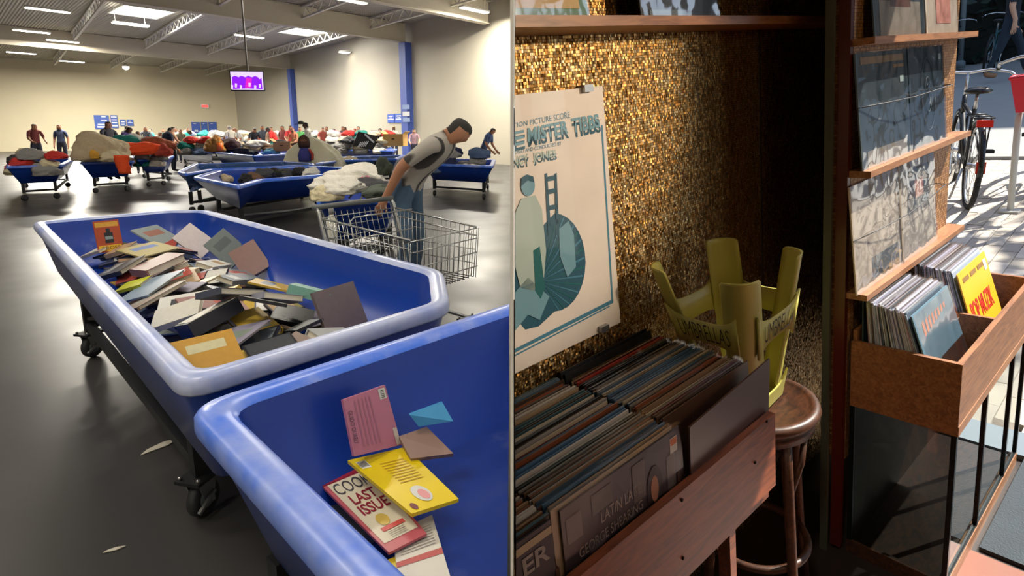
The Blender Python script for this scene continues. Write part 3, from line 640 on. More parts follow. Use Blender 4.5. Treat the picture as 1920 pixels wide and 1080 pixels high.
HM = {}; GS = .025                                     # height of the heap so far, on a fine grid over the bin
def foot(q, s, a):
    c_, s_ = math.cos(a), math.sin(a); nx, ny = max(3, int(s[0] / GS) + 2), max(3, int(s[1] / GS) + 2)
    for i in range(nx):
        for j in range(ny):
            u = (i / (nx - 1) - .5) * s[0]; v = (j / (ny - 1) - .5) * s[1]; yield (u, v, q.x + u * c_ - v * s_, q.y + u * s_ + v * c_)
def key(x, y): return (round(x / GS), round(y / GS))
def drop(q, s, a, base, limit=9.0):
    """rest a book on what already lies there: plane through the heap below, lifted until nothing pokes through"""
    P = [(u, v, HM.get(key(x, y), base)) for u, v, x, y in foot(q, s, a)]; n = len(P); mz = sum(p[2] for p in P) / n
    su = sum(p[0] ** 2 for p in P) or 1; sv = sum(p[1] ** 2 for p in P) or 1
    ga = max(-.3, min(.3, sum(p[0] * p[2] for p in P) / su)); gb = max(-.3, min(.3, sum(p[1] * p[2] for p in P) / sv))
    lift = max(p[2] - (mz + ga * p[0] + gb * p[1]) for p in P); z0 = mz + max(0, lift - .012)
    if z0 + s[2] > limit: return None, None
    for u, v, x, y in foot(q, s, a): HM[key(x, y)] = z0 + ga * u + gb * v + s[2] + .002
    R = rz(a) @ ry(-math.atan(ga)) @ rx(math.atan(gb)); return Vector((q.x, q.y, z0 + s[2] / 2 + .001)), R
cnt = 0; order = []
for lay in range(6):
    for i in range(17):
        for j in range(5): order.append((lay, i, j))
random.shuffle(order); order.sort(key=lambda t_: t_[0] // 2)
for lay, i, j in order:
    b = .09 + (i + random.random() * .9) / 17 * .84; a = .2 + (j + random.random() * .9) / 5 * .62
    if lay > 0 and a > .75 - .06 * lay + .2 * b: continue
    q = inbin(a, b)
    kind = 'case' if random.random() < .34 else 'book'
    s = (.135, .19, .015) if kind == 'case' else random.choice([(.16, .235, .03), (.2, .27, .022), (.14, .21, .035), (.28, .28, .008), (.22, .29, .012)])
    if clearance(q) < .36: continue
    cn, rgb = random.choice(BC); cn2, rgb2 = random.choice(BC)
    p, R = drop(q, s, random.uniform(0, 6.28), .42, .53 + .12 * (1 - a) + .03 * (1 - b) + .02 * random.random())
    if p is None: continue
    book(p, s, R, rgb, '%s %s in the big bin of used books' % (cn, 'disc case' if kind == 'case' else 'book with ' + cn2 + ' panel'), kind, rgb2 if kind == 'book' else None, 'used books and disc cases in the big bin'); cnt += 1
# books that stick up or stand out
def stick(x, y, z, s, R, rgb, label, kind='book', pic=None):
    p = az(x, y, z); e = R.to_euler(); flat = abs(e.x) < .3 and abs(e.y) < .3
    if flat: p = az(x, y, .57)
    cen = sum(bin1, Vector((0, 0))) / len(bin1)
    for _ in range(40):
        if clearance(Vector((p.x, p.y))) > (.30 if flat else .2): break
        d_ = (cen - Vector((p.x, p.y))).normalized() * .02; p.x += d_.x; p.y += d_.y
    if flat: p, R = drop(Vector((p.x, p.y)), s, e.z, .42)      # lies on the heap
    else:
        hh = max(abs((R @ Vector((u * s[0] / 2, v * s[1] / 2, 0))).z) for u in (-1, 1) for v in (-1, 1)); top = max(HM.get(key(p.x + dx * .03, p.y + dy * .03), .42) for dx in (-1, 0, 1) for dy in (-1, 0, 1)); p.z = min(max(p.z, top + hh * .3), p.z + .04)
    return book(p, s, R, rgb, label, kind, pic)
e1a = math.atan2(E1.y, E1.x); e2a_ = math.atan2(E2.y, E2.x)
o = stick(203, 443, .70, (.17, .25, .02), rz(e1a) @ rx(1.35), (176, 74, 40), 'orange book with a dark bottle standing against the bin wall')
def on_book(o, u0, v0, u1, v1, rgb, name='cover_picture', z=.52): c = part(MB().bb((u0, v0, .5), (u1, v1, z)), name, paint(rgb, .4), o); return c
on_book(o, -.45, .3, .45, .45, (214, 160, 60)); on_book(o, -.45, -.46, .45, -.28, (222, 176, 40)); on_book(o, -.16, -.22, .18, .12, (34, 36, 40)); on_book(o, -.07, .12, .09, .25, (34, 36, 40)); on_book(o, -.14, -.1, .16, 0, (130, 150, 150), z=.53)
part(text_fit('CROSS', paint((60, 44, 20), .4), lambda u, v: Vector((-.36 + .74 * u, -.43 + .11 * v, .55))), 'lettering', None, o)
stick(298, 446, .62, (.30, .30, .012), rz(e1a + .6) @ rx(.5), (140, 150, 150), 'large grey green album sleeve propped on the heap', pic=(156, 110, 96))
stick(366, 452, .60, (.2, .28, .02), rz(e1a - .2) @ rx(1.0) @ rz(.7), (206, 196, 196), 'white pink marbled book standing on its corner')
stick(428, 458, .60, (.2, .28, .025), rz(e1a - .5) @ rx(1.1) @ rz(.75), (92, 104, 104), 'dark green gabled book standing on its corner', pic=(60, 74, 78))
stick(486, 478, .58, (.2, .27, .03), rz(e1a - .7) @ rx(.9) @ rz(.6), (120, 82, 76), 'brown red book propped against the far bin wall')
stick(280, 483, .63, (.3, .3, .01), rz(e1a + .3) @ rx(.15), (168, 152, 88), 'clear wrapped olive album sleeve on the heap', pic=(84, 110, 170))
stick(262, 580, .66, (.30, .26, .02), rz(e1a + .25) @ rx(.1), (124, 98, 74), 'brown illustrated album with gold frame line', pic=(146, 146, 140))
stick(282, 552, .60, (.3, .3, .01), rz(e1a + .5), (128, 148, 168), 'pale blue album sleeve under the brown illustrated album')
stick(215, 517, .62, (.22, .28, .03), rz(e1a + .5) @ rx(-.15), (58, 58, 62), 'charcoal book with white lettering near the rim', pic=(150, 150, 150))
stick(222, 545, .63, (.12, .18, .02), rz(e1a + .7), (188, 190, 30), 'small lime yellow booklet near the rim')
stick(300, 522, .58, (.26, .22, .05), rz(e1a + .2), (138, 102, 96), 'dusty rose box set lying flat')
stick(398, 636, .66, (.24, .17, .07), rz(e1a + .1) @ rx(.12), (196, 192, 178), 'thick shiny silver boxed set near the front corner', 'case')
stick(318, 632, .66, (.16, .22, .03), rz(e1a + 1.1) @ rx(.2), (206, 202, 190), 'white wrinkled magazine in plastic near the front corner')
stick(388, 676, .70, (.22, .15, .012), rz(e1a - .02) @ rx(.75), (200, 150, 56), 'yellow edged magazine with barcode leaning at the front rim', pic=(212, 204, 160))
stick(500, 638, .62, (.2, .2, .015), rz(e1a - .5) @ rx(.15), (176, 176, 174), 'grey disc case in shiny wrap beside the front rim', 'case')
stick(525, 618, .60, (.2, .15, .03), rz(e1a - .1), (140, 140, 156), 'lilac book with cream spine near the front rim')
stick(640, 585, .64, (.26, .26, .02), rz(e1a + .2) @ rx(1.15), (112, 98, 100), 'large brown grey album leaning on the front bin wall')
stick(588, 605, .56, (.16, .2, .05), rz(e1a + .9), (112, 160, 146), 'mint green rounded case by the front rim')
stick(440, 620, .58, (.24, .18, .03), rz(e1a + .2), (70, 74, 84), 'dark book with pale label under the silver boxed set', pic=(190, 190, 190))
# contents of the second bin: laid flat items given by their corners
def slab(px, z, th, rgb, label, name='book', cat='book', plane=None, rough=.35):
    """flat printed item: px = corners bottom-left, bottom-right, top-right, top-left as seen in the photograph"""
    q = [(az(x, y, zz) if plane is None else ahit(x, y, plane[0], plane[1])) for (x, y), zz in zip(px, z if isinstance(z, (list, tuple)) else [z] * 4)]
    n = (q[1] - q[0]).cross(q[3] - q[0]).normalized(); n = -n if n.dot(CAM - q[0]) < 0 else n
    o = sum(q, Vector()) / 4; t = empty(name, label, cat, o); Q = [p - o for p in q]
    part(MB().prism(Q, -n, th), 'cover', paint(rgb, rough), t)
    f = bilin([p + n * .0012 for p in Q]); f2 = bilin([p + n * .002 for p in Q])
    return t, f, f2
def pt(fn, u0, v0, u1, v1, rgb, t, name='print'): return part(patch(fn, u0, v0, u1, v1), name, paint(rgb, .4), t)
w2 = N2 + _e2.orthogonal() * 0; n2 = Vector((-E1.y, E1.x, 0)); n2 = n2 if n2.dot(Vector((0, 0, 0)) - Vector((N2.x, N2.y, 0))) > 0 else -n2
wallp = (Vector((N2.x, N2.y, .7)) + n2 * .20, (n2 + Vector((0, 0, .30))).normalized())
t, f, f2 = slab([(664, 856), (753, 834), (722, 722), (643, 750)], 0, .012, (186, 116, 140), 'pink book with grey back cover text leaning on the bin wall', plane=wallp)
pt(f, .80, .80, .96, .97, (206, 206, 196), t, 'price_label')
for k in range(5): pt(f2, .84, .82 + k * .028, .92, .832 + k * .028, (50, 50, 50), t, 'barcode')
for k in range(5): pt(f, .22 + k * .085, .12, .25 + k * .085, .92, (166, 104, 128), t, 'text_column')
part(text_fit('GUIDO OURELI', paint((70, 60, 80), .4), lambda u, v: f2(.05 + .09 * v, .78 - .56 * u)), 'lettering', None, t)
pt(f, .9, .02, .99, .3, (200, 190, 180), t, 'price_label')
t, f, f2 = slab([(772, 963), (860, 935), (760, 838), (652, 863)], [.52, .52, .56, .56], .012, (226, 198, 24), 'bright yellow book with barcode and round picture', rough=.3)
pt(f, .06, .80, .22, .93, (232, 230, 220), t, 'barcode_label')
for k in range(7): pt(f2, .075 + k * .02, .82, .085 + k * .02, .92, (40, 40, 40), t, 'barcode')
for k in range(9): pt(f, .36, .80 - k * .045, .8, .815 - k * .045, (190, 150, 20), t, 'text_line')
m = MB(); m.prism([f(.50 + .16 * math.cos(a_ * .35), .22 + .13 * math.sin(a_ * .35)) for a_ in range(18)], Vector((0, 0, 1)), .0004); part(m, 'round_picture', paint((206, 206, 200), .4), t)
m = MB(); m.prism([f2(.52 + .09 * math.cos(a_ * .35), .2 + .08 * math.sin(a_ * .35)) for a_ in range(18)], Vector((0, 0, 1)), .0004); part(m, 'round_picture', paint((220, 150, 150), .4), t)
m = MB(); m.prism([f(.16 + .06 * math.cos(a_ * .35), .08 + .05 * math.sin(a_ * .35)) for a_ in range(18)], Vector((0, 0, 1)), .0004); part(m, 'emblem', paint((120, 60, 60), .4), t)
t, f, f2 = slab([(729, 1036), (800, 1000), (690, 868), (598, 905)], [.47, .47, .5, .5], .008, (196, 96, 104), 'cookery magazine with red border and last issue lettering', name='magazine', cat='magazine')
pt(f, .07, .09, .93, .92, (224, 214, 188), t, 'page_panel'); pt(f2, .0, .93, 1, 1, (150, 30, 54), t, 'border_band')
f3 = bilin([f2(0, 0) + Vector((0, 0, .001)), f2(1, 0) + Vector((0, 0, .001)), f2(1, 1) + Vector((0, 0, .001)), f2(0, 1) + Vector((0, 0, .001))])
part(text_fit("COOK'S", paint((70, 66, 70), .4), sub(f3, .10, .74, .96, .90)), 'lettering', None, t)
part(text_fit('LAST', paint((142, 30, 52), .4), sub(f3, .20, .57, .72, .70), bold=.02), 'lettering', None, t); part(text_fit('ISSUE', paint((142, 30, 52), .4), sub(f3, .18, .42, .80, .55), bold=.02), 'lettering', None, t)
m = MB(); m.prism([f3(.42 + .13 * math.cos(a_ * .35), .31 + .07 * math.sin(a_ * .35)) for a_ in range(18)], Vector((0, 0, 1)), .0004); part(m, 'round_seal', paint((206, 176, 84), .4), t)
pt(f3, .24, .19, .78, .235, (206, 84, 78), t, 'ribbon')
for k in range(4): pt(f3, .3, .165 - k * .02, .7, .17 - k * .02, (120, 116, 110), t, 'text_line')
t, f, f2 = slab([(752, 1120), (850, 1100), (810, 965), (735, 1000)], .455, .01, (216, 210, 196), 'white magazine with red band under the yellow book', name='magazine', cat='magazine')
pt(f, 0, .42, 1, .5, (190, 84, 80), t, 'band')
for k in range(8): pt(f, .12, .58 + k * .04, .9, .59 + k * .04, (150, 146, 140), t, 'text_line')
t, f, f2 = slab([(730, 1100), (775, 1090), (758, 1035), (715, 1055)], .45, .006, (214, 184, 50), 'small yellow leaflet near the rim of the second bin', name='leaflet', cat='leaflet')
t, f, f2 = slab([(770, 860), (850, 850), (800, 800), (748, 818)], [.56, .56, .6, .6], .02, (140, 112, 100), 'brown book behind the bright yellow book')
t, f, f2 = slab([(785, 800), (850, 790), (830, 755), (768, 778)], [.62, .62, .66, .66], .015, (60, 140, 190), 'sky blue book against the far wall of the second bin')
t, f, f2 = slab([(650, 930), (720, 905), (680, 880), (615, 900)], .45, .02, (120, 110, 96), 'dull olive book under the cookery magazine')
t, f, f2 = slab([(640, 1010), (760, 1000), (720, 930), (610, 950)], .44, .02, (90, 94, 100), 'grey folder on the floor of the second bin', name='folder', cat='folder')
# ------------------------------------------------------------ scraps on the floor
for x, y, s, a_, lab in ((215, 1030, .035, .4, 'small torn paper scrap on the dark floor'), (303, 835, .10, .9, 'thin white thread lying on the dark floor'), (305, 364, .12, 0, 'pale wrapper on the floor before the far bins')):
    p = az(x, y, .003); solo(MB().prism([(-s, -s * .2, 0), (s * .2, -s * .25, 0), (s, .1 * s, 0), (.1 * s, s * .25, 0), (-s * .6, s * .1, 0)], (0, 0, 1), .003), 'paper_scrap', paint((196, 190, 176), .8), lab, 'scrap', p, rz(a_))
# ------------------------------------------------------------ shopping cart
CH = mat('cart_chrome', (170, 172, 172), .25, metal=.85); CGR = mat('cart_grey_plastic', (92, 96, 96), .45); CDK = mat('cart_dark_steel', (70, 72, 74), .35, metal=.7)
h0 = az(592, 389, 1.0); h1 = az(732, 372, 1.0)
cu_ = (h1 - h0); cu_.z = 0; wc = cu_.length; cu_.normalize(); cv = -E2.copy()
cv = (cv - cu_ * cv.dot(cu_)).normalized()
t = empty('shopping_cart', 'wire shopping cart with grey handle behind the big bin of books', 'cart', (h0.x, h0.y, 0), Matrix((cu_, cv, Vector((0, 0, 1)))).transposed())
LN = .88                                     # local x = width, y = length (towards the front), z up
part(MB().tube([(-.02, 0, 1.0), (wc + .02, 0, 1.0)], .019, 12), 'handle', CGR, t)
for x in (0, wc):
    part(MB().tube([(x, 0, 1.0), (x, .03, .97), (x, .10, .72), (x, .16, .42), (x, .22, .2), (x, .86, .17)], .014, 8), 'side_frame', CH, t)
    part(MB().tube([(x, .04, .93), (x * .93 + .02, LN, .86)], .007, 6), 'top_rail', CH, t); part(MB().tube([(x, .05, .87), (x * .93 + .02, LN, .8)], .005, 6), 'top_rail', CH, t)
    m = MB()
    for k in range(20):
        y = .06 + k * (LN - .06) / 19; m.tube([(x, y, .92 - .07 * k / 19), (x * .9 + .03, y * .95 + .04, .5)], .0028, 5)
    for z in (.6, .7, .8): m.tube([(x, .1, z), (x * .92 + .02, LN - .01, z)], .0032, 5)
    tag(part(m, 'basket_side', CH, t), kind='stuff')
m = MB()
for k in range(14): m.tube([(.02 + k * (wc - .04) / 13, .1, .5), (.03 + k * (wc - .06) / 13, LN - .03, .5)], .003, 5)
for k in range(9): m.tube([(.02, .1 + k * .09, .5), (wc - .02, .1 + k * .09, .5)], .003, 5)
tag(part(m, 'basket_floor', CDK, t), kind='stuff')
m = MB()
for k in range(12): m.tube([(.02 + k * (wc - .04) / 11, LN, .84), (.03 + k * (wc - .06) / 11, LN - .03, .5)], .003, 5)
for z in (.58, .68, .78, .85): m.tube([(.02, LN, z), (wc - .02, LN, z)], .004, 5)
tag(part(m, 'basket_front', CH, t), kind='stuff')
part(MB().tube([(.06, .33, .70), (.06, .28, .92), (.1, .27, .94), (wc - .04, .27, .94)], .006, 6), 'seat_flap', CH, t); part(MB().tube([(.06, .3, .8), (wc - .06, .3, .8)], .005, 6), 'seat_flap', CH, t)
m = MB()
for k in range(9): m.tube([(.06 + k * (wc - .12) / 8, .05, .7), (.06 + k * (wc - .12) / 8, .32, .7)], .003, 5)
for k in range(7): m.tube([(.05, .05 + k * .045, .7), (wc - .05, .05 + k * .045, .7)], .003, 5)
tag(part(m, 'child_seat', CDK, t), kind='stuff')
m = MB()
for k in range(13): m.tube([(.03 + k * (wc - .06) / 12, .03, .96), (.03 + k * (wc - .06) / 12, .1, .7)], .0028, 5)
for z in (.78, .86, .93): m.tube([(0, .05, z), (wc, .05, z)], .0035, 5)
tag(part(m, 'rear_gate', CH, t), kind='stuff')
for x in (0.02, wc - .02):
    for y in (.22, .8): caster(t, (x, y, 0), .2, True)
t = empty('spray_bottle', 'white bottle standing in the rear of the shopping cart', 'bottle', az(624, 448, .72)); part(MB().lathe([(.035, 0), (.037, .02), (.037, .14), (.02, .17), (.016, .19)], 16), 'body', paint((214, 212, 196), .4), t); part(MB().lathe([(.02, .19), (.02, .23), (.012, .24)], 12), 'cap', paint((150, 150, 146), .4), t)
# white cloth and dark bags on the bin behind the cart
pW = lambda x, y, z: az(x, y, z)
for x, y, z, s, c, lab, k in ((662, 335, 1.0, (.34, .26, .16), 'white', 'white frilly cloth mounded highest on the bin behind the cart', 2), (630, 352, .95, (.36, .2, .12), 'white', 'white frilly cloth spilling along the bin behind the cart', 5), (612, 368, .88, (.16, .13, .1), 'cream', 'cream cloth drooping over the rim behind the cart', 1),
                        (700, 352, .92, (.24, .2, .1), 'charcoal', 'charcoal bag with loose handles on the bin behind the cart', 3), (680, 345, .95, (.16, .1, .1), 'pink', 'pink cloth tucked under the white frilly cloth', 4), (722, 365, .9, (.2, .2, .1), (84, 92, 82), 'dull green cushion on the bin behind the cart', 6)):
    garment(pW(x, y, z), s, c, lab, k=k)
part_h = [az(655, 371, .85), az(668, 356, .95), az(690, 350, .98), az(682, 366, .9), az(672, 378, .82)]
solo(MB().tube([p - part_h[0] for p in part_h], .01, 6), 'bag_handle', paint((150, 150, 146), .5), 'pale rope bag handle curling over the rim behind the cart', 'bag', part_h[0])
# ------------------------------------------------------------ people
def person_mesh(bend=0.0, arms=0, fingers=True, knee=0.0):
    """one continuous skinned figure, 1.72 m tall, facing -y; returns mesh with slots skin, shirt, trousers, hair, shoes"""
    J = {}; E = []
    def j(n, p, r, parent=None): J[n] = (Vector(p), r if isinstance(r, tuple) else (r, r)); E.append((parent, n)) if parent else None
    j('pelvis', (0, 0, .95), (.155, .115)); j('waist', (0, -.005, 1.09), (.135, .10), 'pelvis'); j('chest', (0, 0, 1.28), (.165, .115), 'waist'); j('collar', (0, .01, 1.42), (.11, .085), 'chest')
    j('neck', (0, 0, 1.50), (.058, .06), 'collar'); j('jaw', (0, -.02, 1.555), (.068, .082), 'neck'); j('brow', (0, -.018, 1.63), (.082, .098), 'jaw'); j('crown', (0, -.008, 1.685), (.06, .07), 'brow'); j('nose', (0, -.118, 1.595), (.012, .014), 'jaw')
    for s, t_ in ((-1, 'L'), (1, 'R')):
        j('sh' + t_, (s * .175, .01, 1.40), .066, 'collar')
        if arms == 0: el, wr, hd = (s * .235, .03, 1.13), (s * .245, -.05, .89), (s * .245, -.075, .80)
        elif arms == 1: el, wr, hd = (s * .24, -.12, 1.17), (s * .20, -.36, 1.08), (s * .19, -.45, 1.07)
        else: el, wr, hd = (s * .22, -.20, 1.20), (s * .16, -.42, 1.30), (s * .15, -.51, 1.32)
        j('el' + t_, el, .046, 'sh' + t_); j('wr' + t_, wr, .031, 'el' + t_); j('hd' + t_, hd, (.04, .026), 'wr' + t_)
        if fingers:
            d = (Vector(hd) - Vector(wr)).normalized(); sd = Vector((s * 1.0, 0, 0)); sd = (sd - d * sd.dot(d)).normalized(); up = d.cross(sd)
            for k, (o, l) in enumerate(((-.03, .06), (-.011, .075), (.009, .07), (.027, .055))):
                b = Vector(hd) + d * .035 + up * o; m1 = b + d * l * .5; m2 = m1 + (d * .8 - sd * .5).normalized() * l * .5
                j('f%d%s' % (k, t_), b, .010, 'hd' + t_); j('g%d%s' % (k, t_), m1, .009, 'f%d%s' % (k, t_)); j('h%d%s' % (k, t_), m2, .008, 'g%d%s' % (k, t_))
            b = Vector(hd) - up * .04 - d * .005; j('t0' + t_, b, .011, 'hd' + t_); j('t1' + t_, b + (d * .7 - up * .6).normalized() * .04, .010, 't0' + t_)
        j('hip' + t_, (s * .095, 0, .88), .10, 'pelvis'); j('kn' + t_, (s * .105, -.02 - knee, .49), .064, 'hip' + t_); j('an' + t_, (s * .105, .02, .085), .045, 'kn' + t_); j('to' + t_, (s * .12, -.15, .045), (.045, .035), 'an' + t_)
    names = list(J)
    if bend:
        low = {'pelvis'} | {n for n in names if n[:3] in ('hip',) or n[:2] in ('kn', 'an', 'to')}
        Rb = Matrix.Rotation(bend, 4, 'X'); pv = Vector((0, 0, .95))
        for n in names:
            if n not in low: J[n] = (pv + Rb @ (J[n][0] - pv), J[n][1])
        if arms == 1:
            pass
    me = bpy.data.meshes.new('body'); ix = {n: i for i, n in enumerate(names)}
    me.from_pydata([J[n][0][:] for n in names], [(ix[a], ix[b]) for a, b in E], []); me.update()
    o = bpy.data.objects.new('tmp', me); C.objects.link(o); sk = o.modifiers.new('s', 'SKIN'); sk.use_smooth_shade = True
    for i, n in enumerate(names):
        sv = me.skin_vertices[0].data[i]; sv.radius = J[n][1]; sv.use_root = (n == 'pelvis')
    ss = o.modifiers.new('ss', 'SUBSURF'); ss.levels = 2; ss.render_levels = 2
    dg = bpy.context.evaluated_depsgraph_get(); dg.update()
    out = bpy.data.meshes.new_from_object(o.evaluated_get(dg)); bpy.data.objects.remove(o)
    segs = [(J[a][0], J[b][0], b, (sum(J[a][1]) / 2, sum(J[b][1]) / 2)) for a, b in E]
    def reg(p):
        best = (9, None, 0)
        for a, b, n, ra_ in segs:
            ab = b - a; u = max(0, min(1, (p - a).dot(ab) / max(ab.dot(ab), 1e-9))); d = (a + ab * u - p).length - (1 - u) * ra_[0] - u * ra_[1]
            if d < best[0]: best = (d, n, u)
        return best[1], best[2]
    Rb = Matrix.Rotation(-bend, 4, 'X'); pv = Vector((0, 0, .95))
    out.materials.clear()
    for k in range(5): out.materials.append(paint((128, 128, 128)))
    for f in out.polygons:
        n, u = reg(f.center); q = pv + Rb @ (f.center - pv) if bend else f.center; k = 1
        if n in ('neck', 'jaw', 'brow', 'crown', 'nose'):
            k = 3 if (n != 'nose' and (q.z > 1.645 or (q.y > .0 and q.z > 1.53))) else 0
        elif n[:2] == 'el': k = 1 if u < .75 else 0
        elif n[:2] in ('wr', 'hd') or n[0] in 'fgt' and n[1] in '0123' or n[0] == 'h' and n[1] in '0123': k = 0
        elif n[:3] == 'hip' or n[:2] == 'kn' or n == 'pelvis': k = 2
        elif n[:2] == 'an': k = 2 if u < .9 else 4
        elif n[:2] == 'to': k = 4
        if n in ('waist',) and q.z < 1.0: k = 2
        f.material_index = k; f.use_smooth = True
    out.name = 'body'; return out
POSES = [person_mesh(0, 0), person_mesh(.12, 1), person_mesh(.55, 1), person_mesh(0, 2)]
SKIN = {'d': (96, 62, 46), 'm': (168, 118, 90), 'l': (206, 160, 132)}
def person(x, ytop, D, pose, yaw, shirt, label, trousers=(52, 56, 72), hair=(36, 28, 26), skin='m', stature=None, z0=0.0):
    top = ad(x, ytop, D); me = POSES[pose]; hm = max(v.co.z for v in me.vertices)
    s = (top.z / hm) if stature is None else stature / 1.72
    s = max(.86, min(1.12, s))
    o = link('person', me); o.matrix_world = Matrix.Translation((top.x, top.y, z0)) @ rz(yaw).to_4x4() @ Matrix.Scale(s, 4)
    for k, m in enumerate((paint(SKIN[skin], .6), cloth(shirt), cloth(trousers), paint(hair, .7), paint((40, 38, 40), .6))): slotmat(o, k, m)
    return tag(o, label, 'person')
PI = math.pi
person(196, 216, 19, 1, 1.2, (84, 84, 92), 'person in a grey T-shirt standing over the big beige bundle', skin='m')
person(222, 238, 22, 2, 1.6, (76, 66, 120), 'person in purple top bending behind the teal garment', skin='d')
person(236, 234, 29, 0, PI, (84, 84, 78), 'person in olive grey top before the small blue notices')
person(257, 246, 22, 2, .6, (190, 176, 150), 'person in beige top bending beside the white cloth', hair=(90, 66, 50))
person(272, 238, 30, 1, .5, (66, 72, 82), 'person in dark top with long hair before the cream wall')
person(282, 241, 31, 0, -.5, (60, 170, 160), 'person in turquoise top before the cream wall', skin='l')
person(290, 247, 28, 2, 1.2, (196, 180, 160), 'person in pale top bending before the cream wall', hair=(80, 56, 40))
person(300, 239, 21, 2, PI - .4, (44, 54, 74), 'person in dark navy top bent over beyond the rust jacket', skin='m')
person(306, 241, 33, 0, .2, (70, 110, 104), 'person in sea green top far before the cream wall')
person(318, 238, 23, 1, 2.4, (226, 180, 150), 'person with bare arms and dark hair leaning to the far bin', skin='l')
person(329, 240, 31, 0, 0, (210, 214, 216), 'person in white top far before the cream wall')
person(337, 242, 30, 1, .7, (112, 104, 84), 'person in olive brown top leaning beyond the far bin')
person(352, 240, 31.5, 0, .3, (46, 158, 150), 'person in bright teal top beside the blue doors')
person(371, 244, 29.3, 2, -1.0, (86, 98, 128), 'person in slate blue top bending before the blue doors', skin='d')
person(432, 236, 27.5, 1, -2.2, (216, 210, 196), 'person in cream shirt with grey hair by the corner', hair=(150, 146, 140))
person(455, 239, 30, 2, -.8, (206, 204, 200), 'person in white top bending by the corner', hair=(130, 84, 60))
person(474, 240, 29, 2, .6, (44, 46, 56), 'person in black top bending before the grey wall')
person(491, 229, 30, 0, .1, (72, 80, 92), 'tall person in grey jacket standing before the grey wall')
person(508, 238, 29.5, 0, .4, (180, 150, 130), 'person in tan top far before the grey wall', skin='l')
person(519, 233, 26.5, 2, -1.4, (232, 52, 48), 'person in bright red T-shirt reaching over the heap', skin='d')
person(529, 231, 30.4, 0, -.3, (124, 62, 62), 'person in maroon top standing beside the bare column')
person(544, 234, 29, 1, .4, (206, 60, 66), 'person in crimson top behind the bare column')
person(551, 240, 26.6, 1, -.3, (204, 130, 96), 'person in coral top beside the bare column', hair=(110, 60, 40))
person(562, 238, 28.5, 0, .2, (98, 176, 104), 'person in light green top beside the bare column', skin='l')
tk = person(578, 221, 20.5, 1, -1.3, (228, 222, 214), 'person in white tank top and dark cap beside the draped sheet', trousers=(60, 62, 70), skin='d')
cp_ = MB(); cp_.smooth = True; cp_.lathe([(.001, 1.745), (.06, 1.735), (.1, 1.69), (.108, 1.635), (.104, 1.635)], 16, Matrix.Translation((0, -.22, -.02))); cp_.prism([(-.07, -.30, 1.625), (.07, -.30, 1.625), (.05, -.42, 1.60), (-.05, -.42, 1.60)], (0, 0, 1), .012); part(cp_, 'cap', cloth((62, 58, 52)), tk)
for x, y, D, ps, yw, sh, lab in ((604, 239, 32, 1, .5, (150, 70, 60), 'person in brick red top behind the draped sheet'), (612, 231, 33.5, 0, -.2, (96, 98, 84), 'person in khaki top standing before the grey wall'), (618, 236, 34.5, 2, .9, (52, 52, 58), 'person in black top bending behind the draped sheet'),
    (640, 232, 32.5, 1, .8, (88, 92, 98), 'person in grey top leaning before the grey wall'), (649, 237, 34.8, 1, -.4, (222, 214, 186), 'person in pale yellow top among the heaps'), (659, 237, 33, 2, .7, (44, 40, 46), 'person with reddish hair in black bending over the heap'),
    (674, 233, 32, 1, -.5, (196, 140, 110), 'person in peach top before the grey wall'), (702, 232, 31.8, 2, 1.0, (38, 38, 44), 'person in black with long dark hair bent over the heap'), (738, 234, 32.3, 0, .3, (230, 226, 216), 'person with blond hair in white by the column with signs'), (776, 242, 28, 1, .2, (150, 120, 130), 'person in mauve top beyond the bending shopper')):
    person(x, y, D, ps, yw, sh, lab, hair=(206, 180, 110) if 'blond' in lab else ((140, 50, 40) if 'reddish' in lab else (36, 28, 26)), skin=random.choice('dml'))
for x, y, D, ps, yw, sh, lab in ((60, 226, 24, 1, 1.0, (120, 60, 60), 'person in dark red top beyond the notice boards'), (110, 232, 27, 0, .3, (70, 80, 110), 'person in blue jacket beyond the notice boards'), (840, 238, 24, 0, -.3, (90, 90, 96), 'person in grey hoodie by the grey wall'), (905, 240, 20, 2, 1.2, (60, 80, 120), 'person in blue top bending by the partition')):
    person(x, y, D, ps, yw, sh, lab)
# the shopper bending over close to the cart
bp_ = person_mesh(.85, 0, knee=.05); hip = ad(757, 350, 5.2)
o = link('person', bp_); o.matrix_world = Matrix.Translation((hip.x, hip.y, 0)) @ rz(1.25).to_4x4() @ Matrix.Scale(1.12, 4)
def striped():
    m = mat('shirt_grey_streaks', (150, 146, 140), .85, var=.1); nt = m.node_tree; N = nt.nodes; K = nt.links
    tc = N.new('ShaderNodeTexCoord'); wv = N.new('ShaderNodeTexWave'); wv.inputs['Scale'].default_value = 2.2; wv.inputs['Distortion'].default_value = 6; K.new(tc.outputs['Object'], wv.inputs[0])
    cr = N.new('ShaderNodeValToRGB'); cr.color_ramp.elements[0].color = lin((64, 62, 62)); cr.color_ramp.elements[0].position = .12; cr.color_ramp.elements[1].color = lin((168, 162, 154)); cr.color_ramp.elements[1].position = .3
    K.new(wv.outputs[0], cr.inputs[0]); K.new(cr.outputs[0], N['Principled BSDF'].inputs['Base Color']); return m
for k, m in enumerate((paint(SKIN['m'], .6), striped(), cloth((72, 96, 122)), paint((44, 42, 38), .8), paint((40, 38, 40), .6))): slotmat(o, k, m)
tag(o, 'person in grey streaked shirt and blue jeans bending over behind the cart', 'person')
garment(az(722, 318, 1.15), (.08, .08, .12), (58, 64, 54), 'dark green coat bunched beside the bending shopper', k=4)
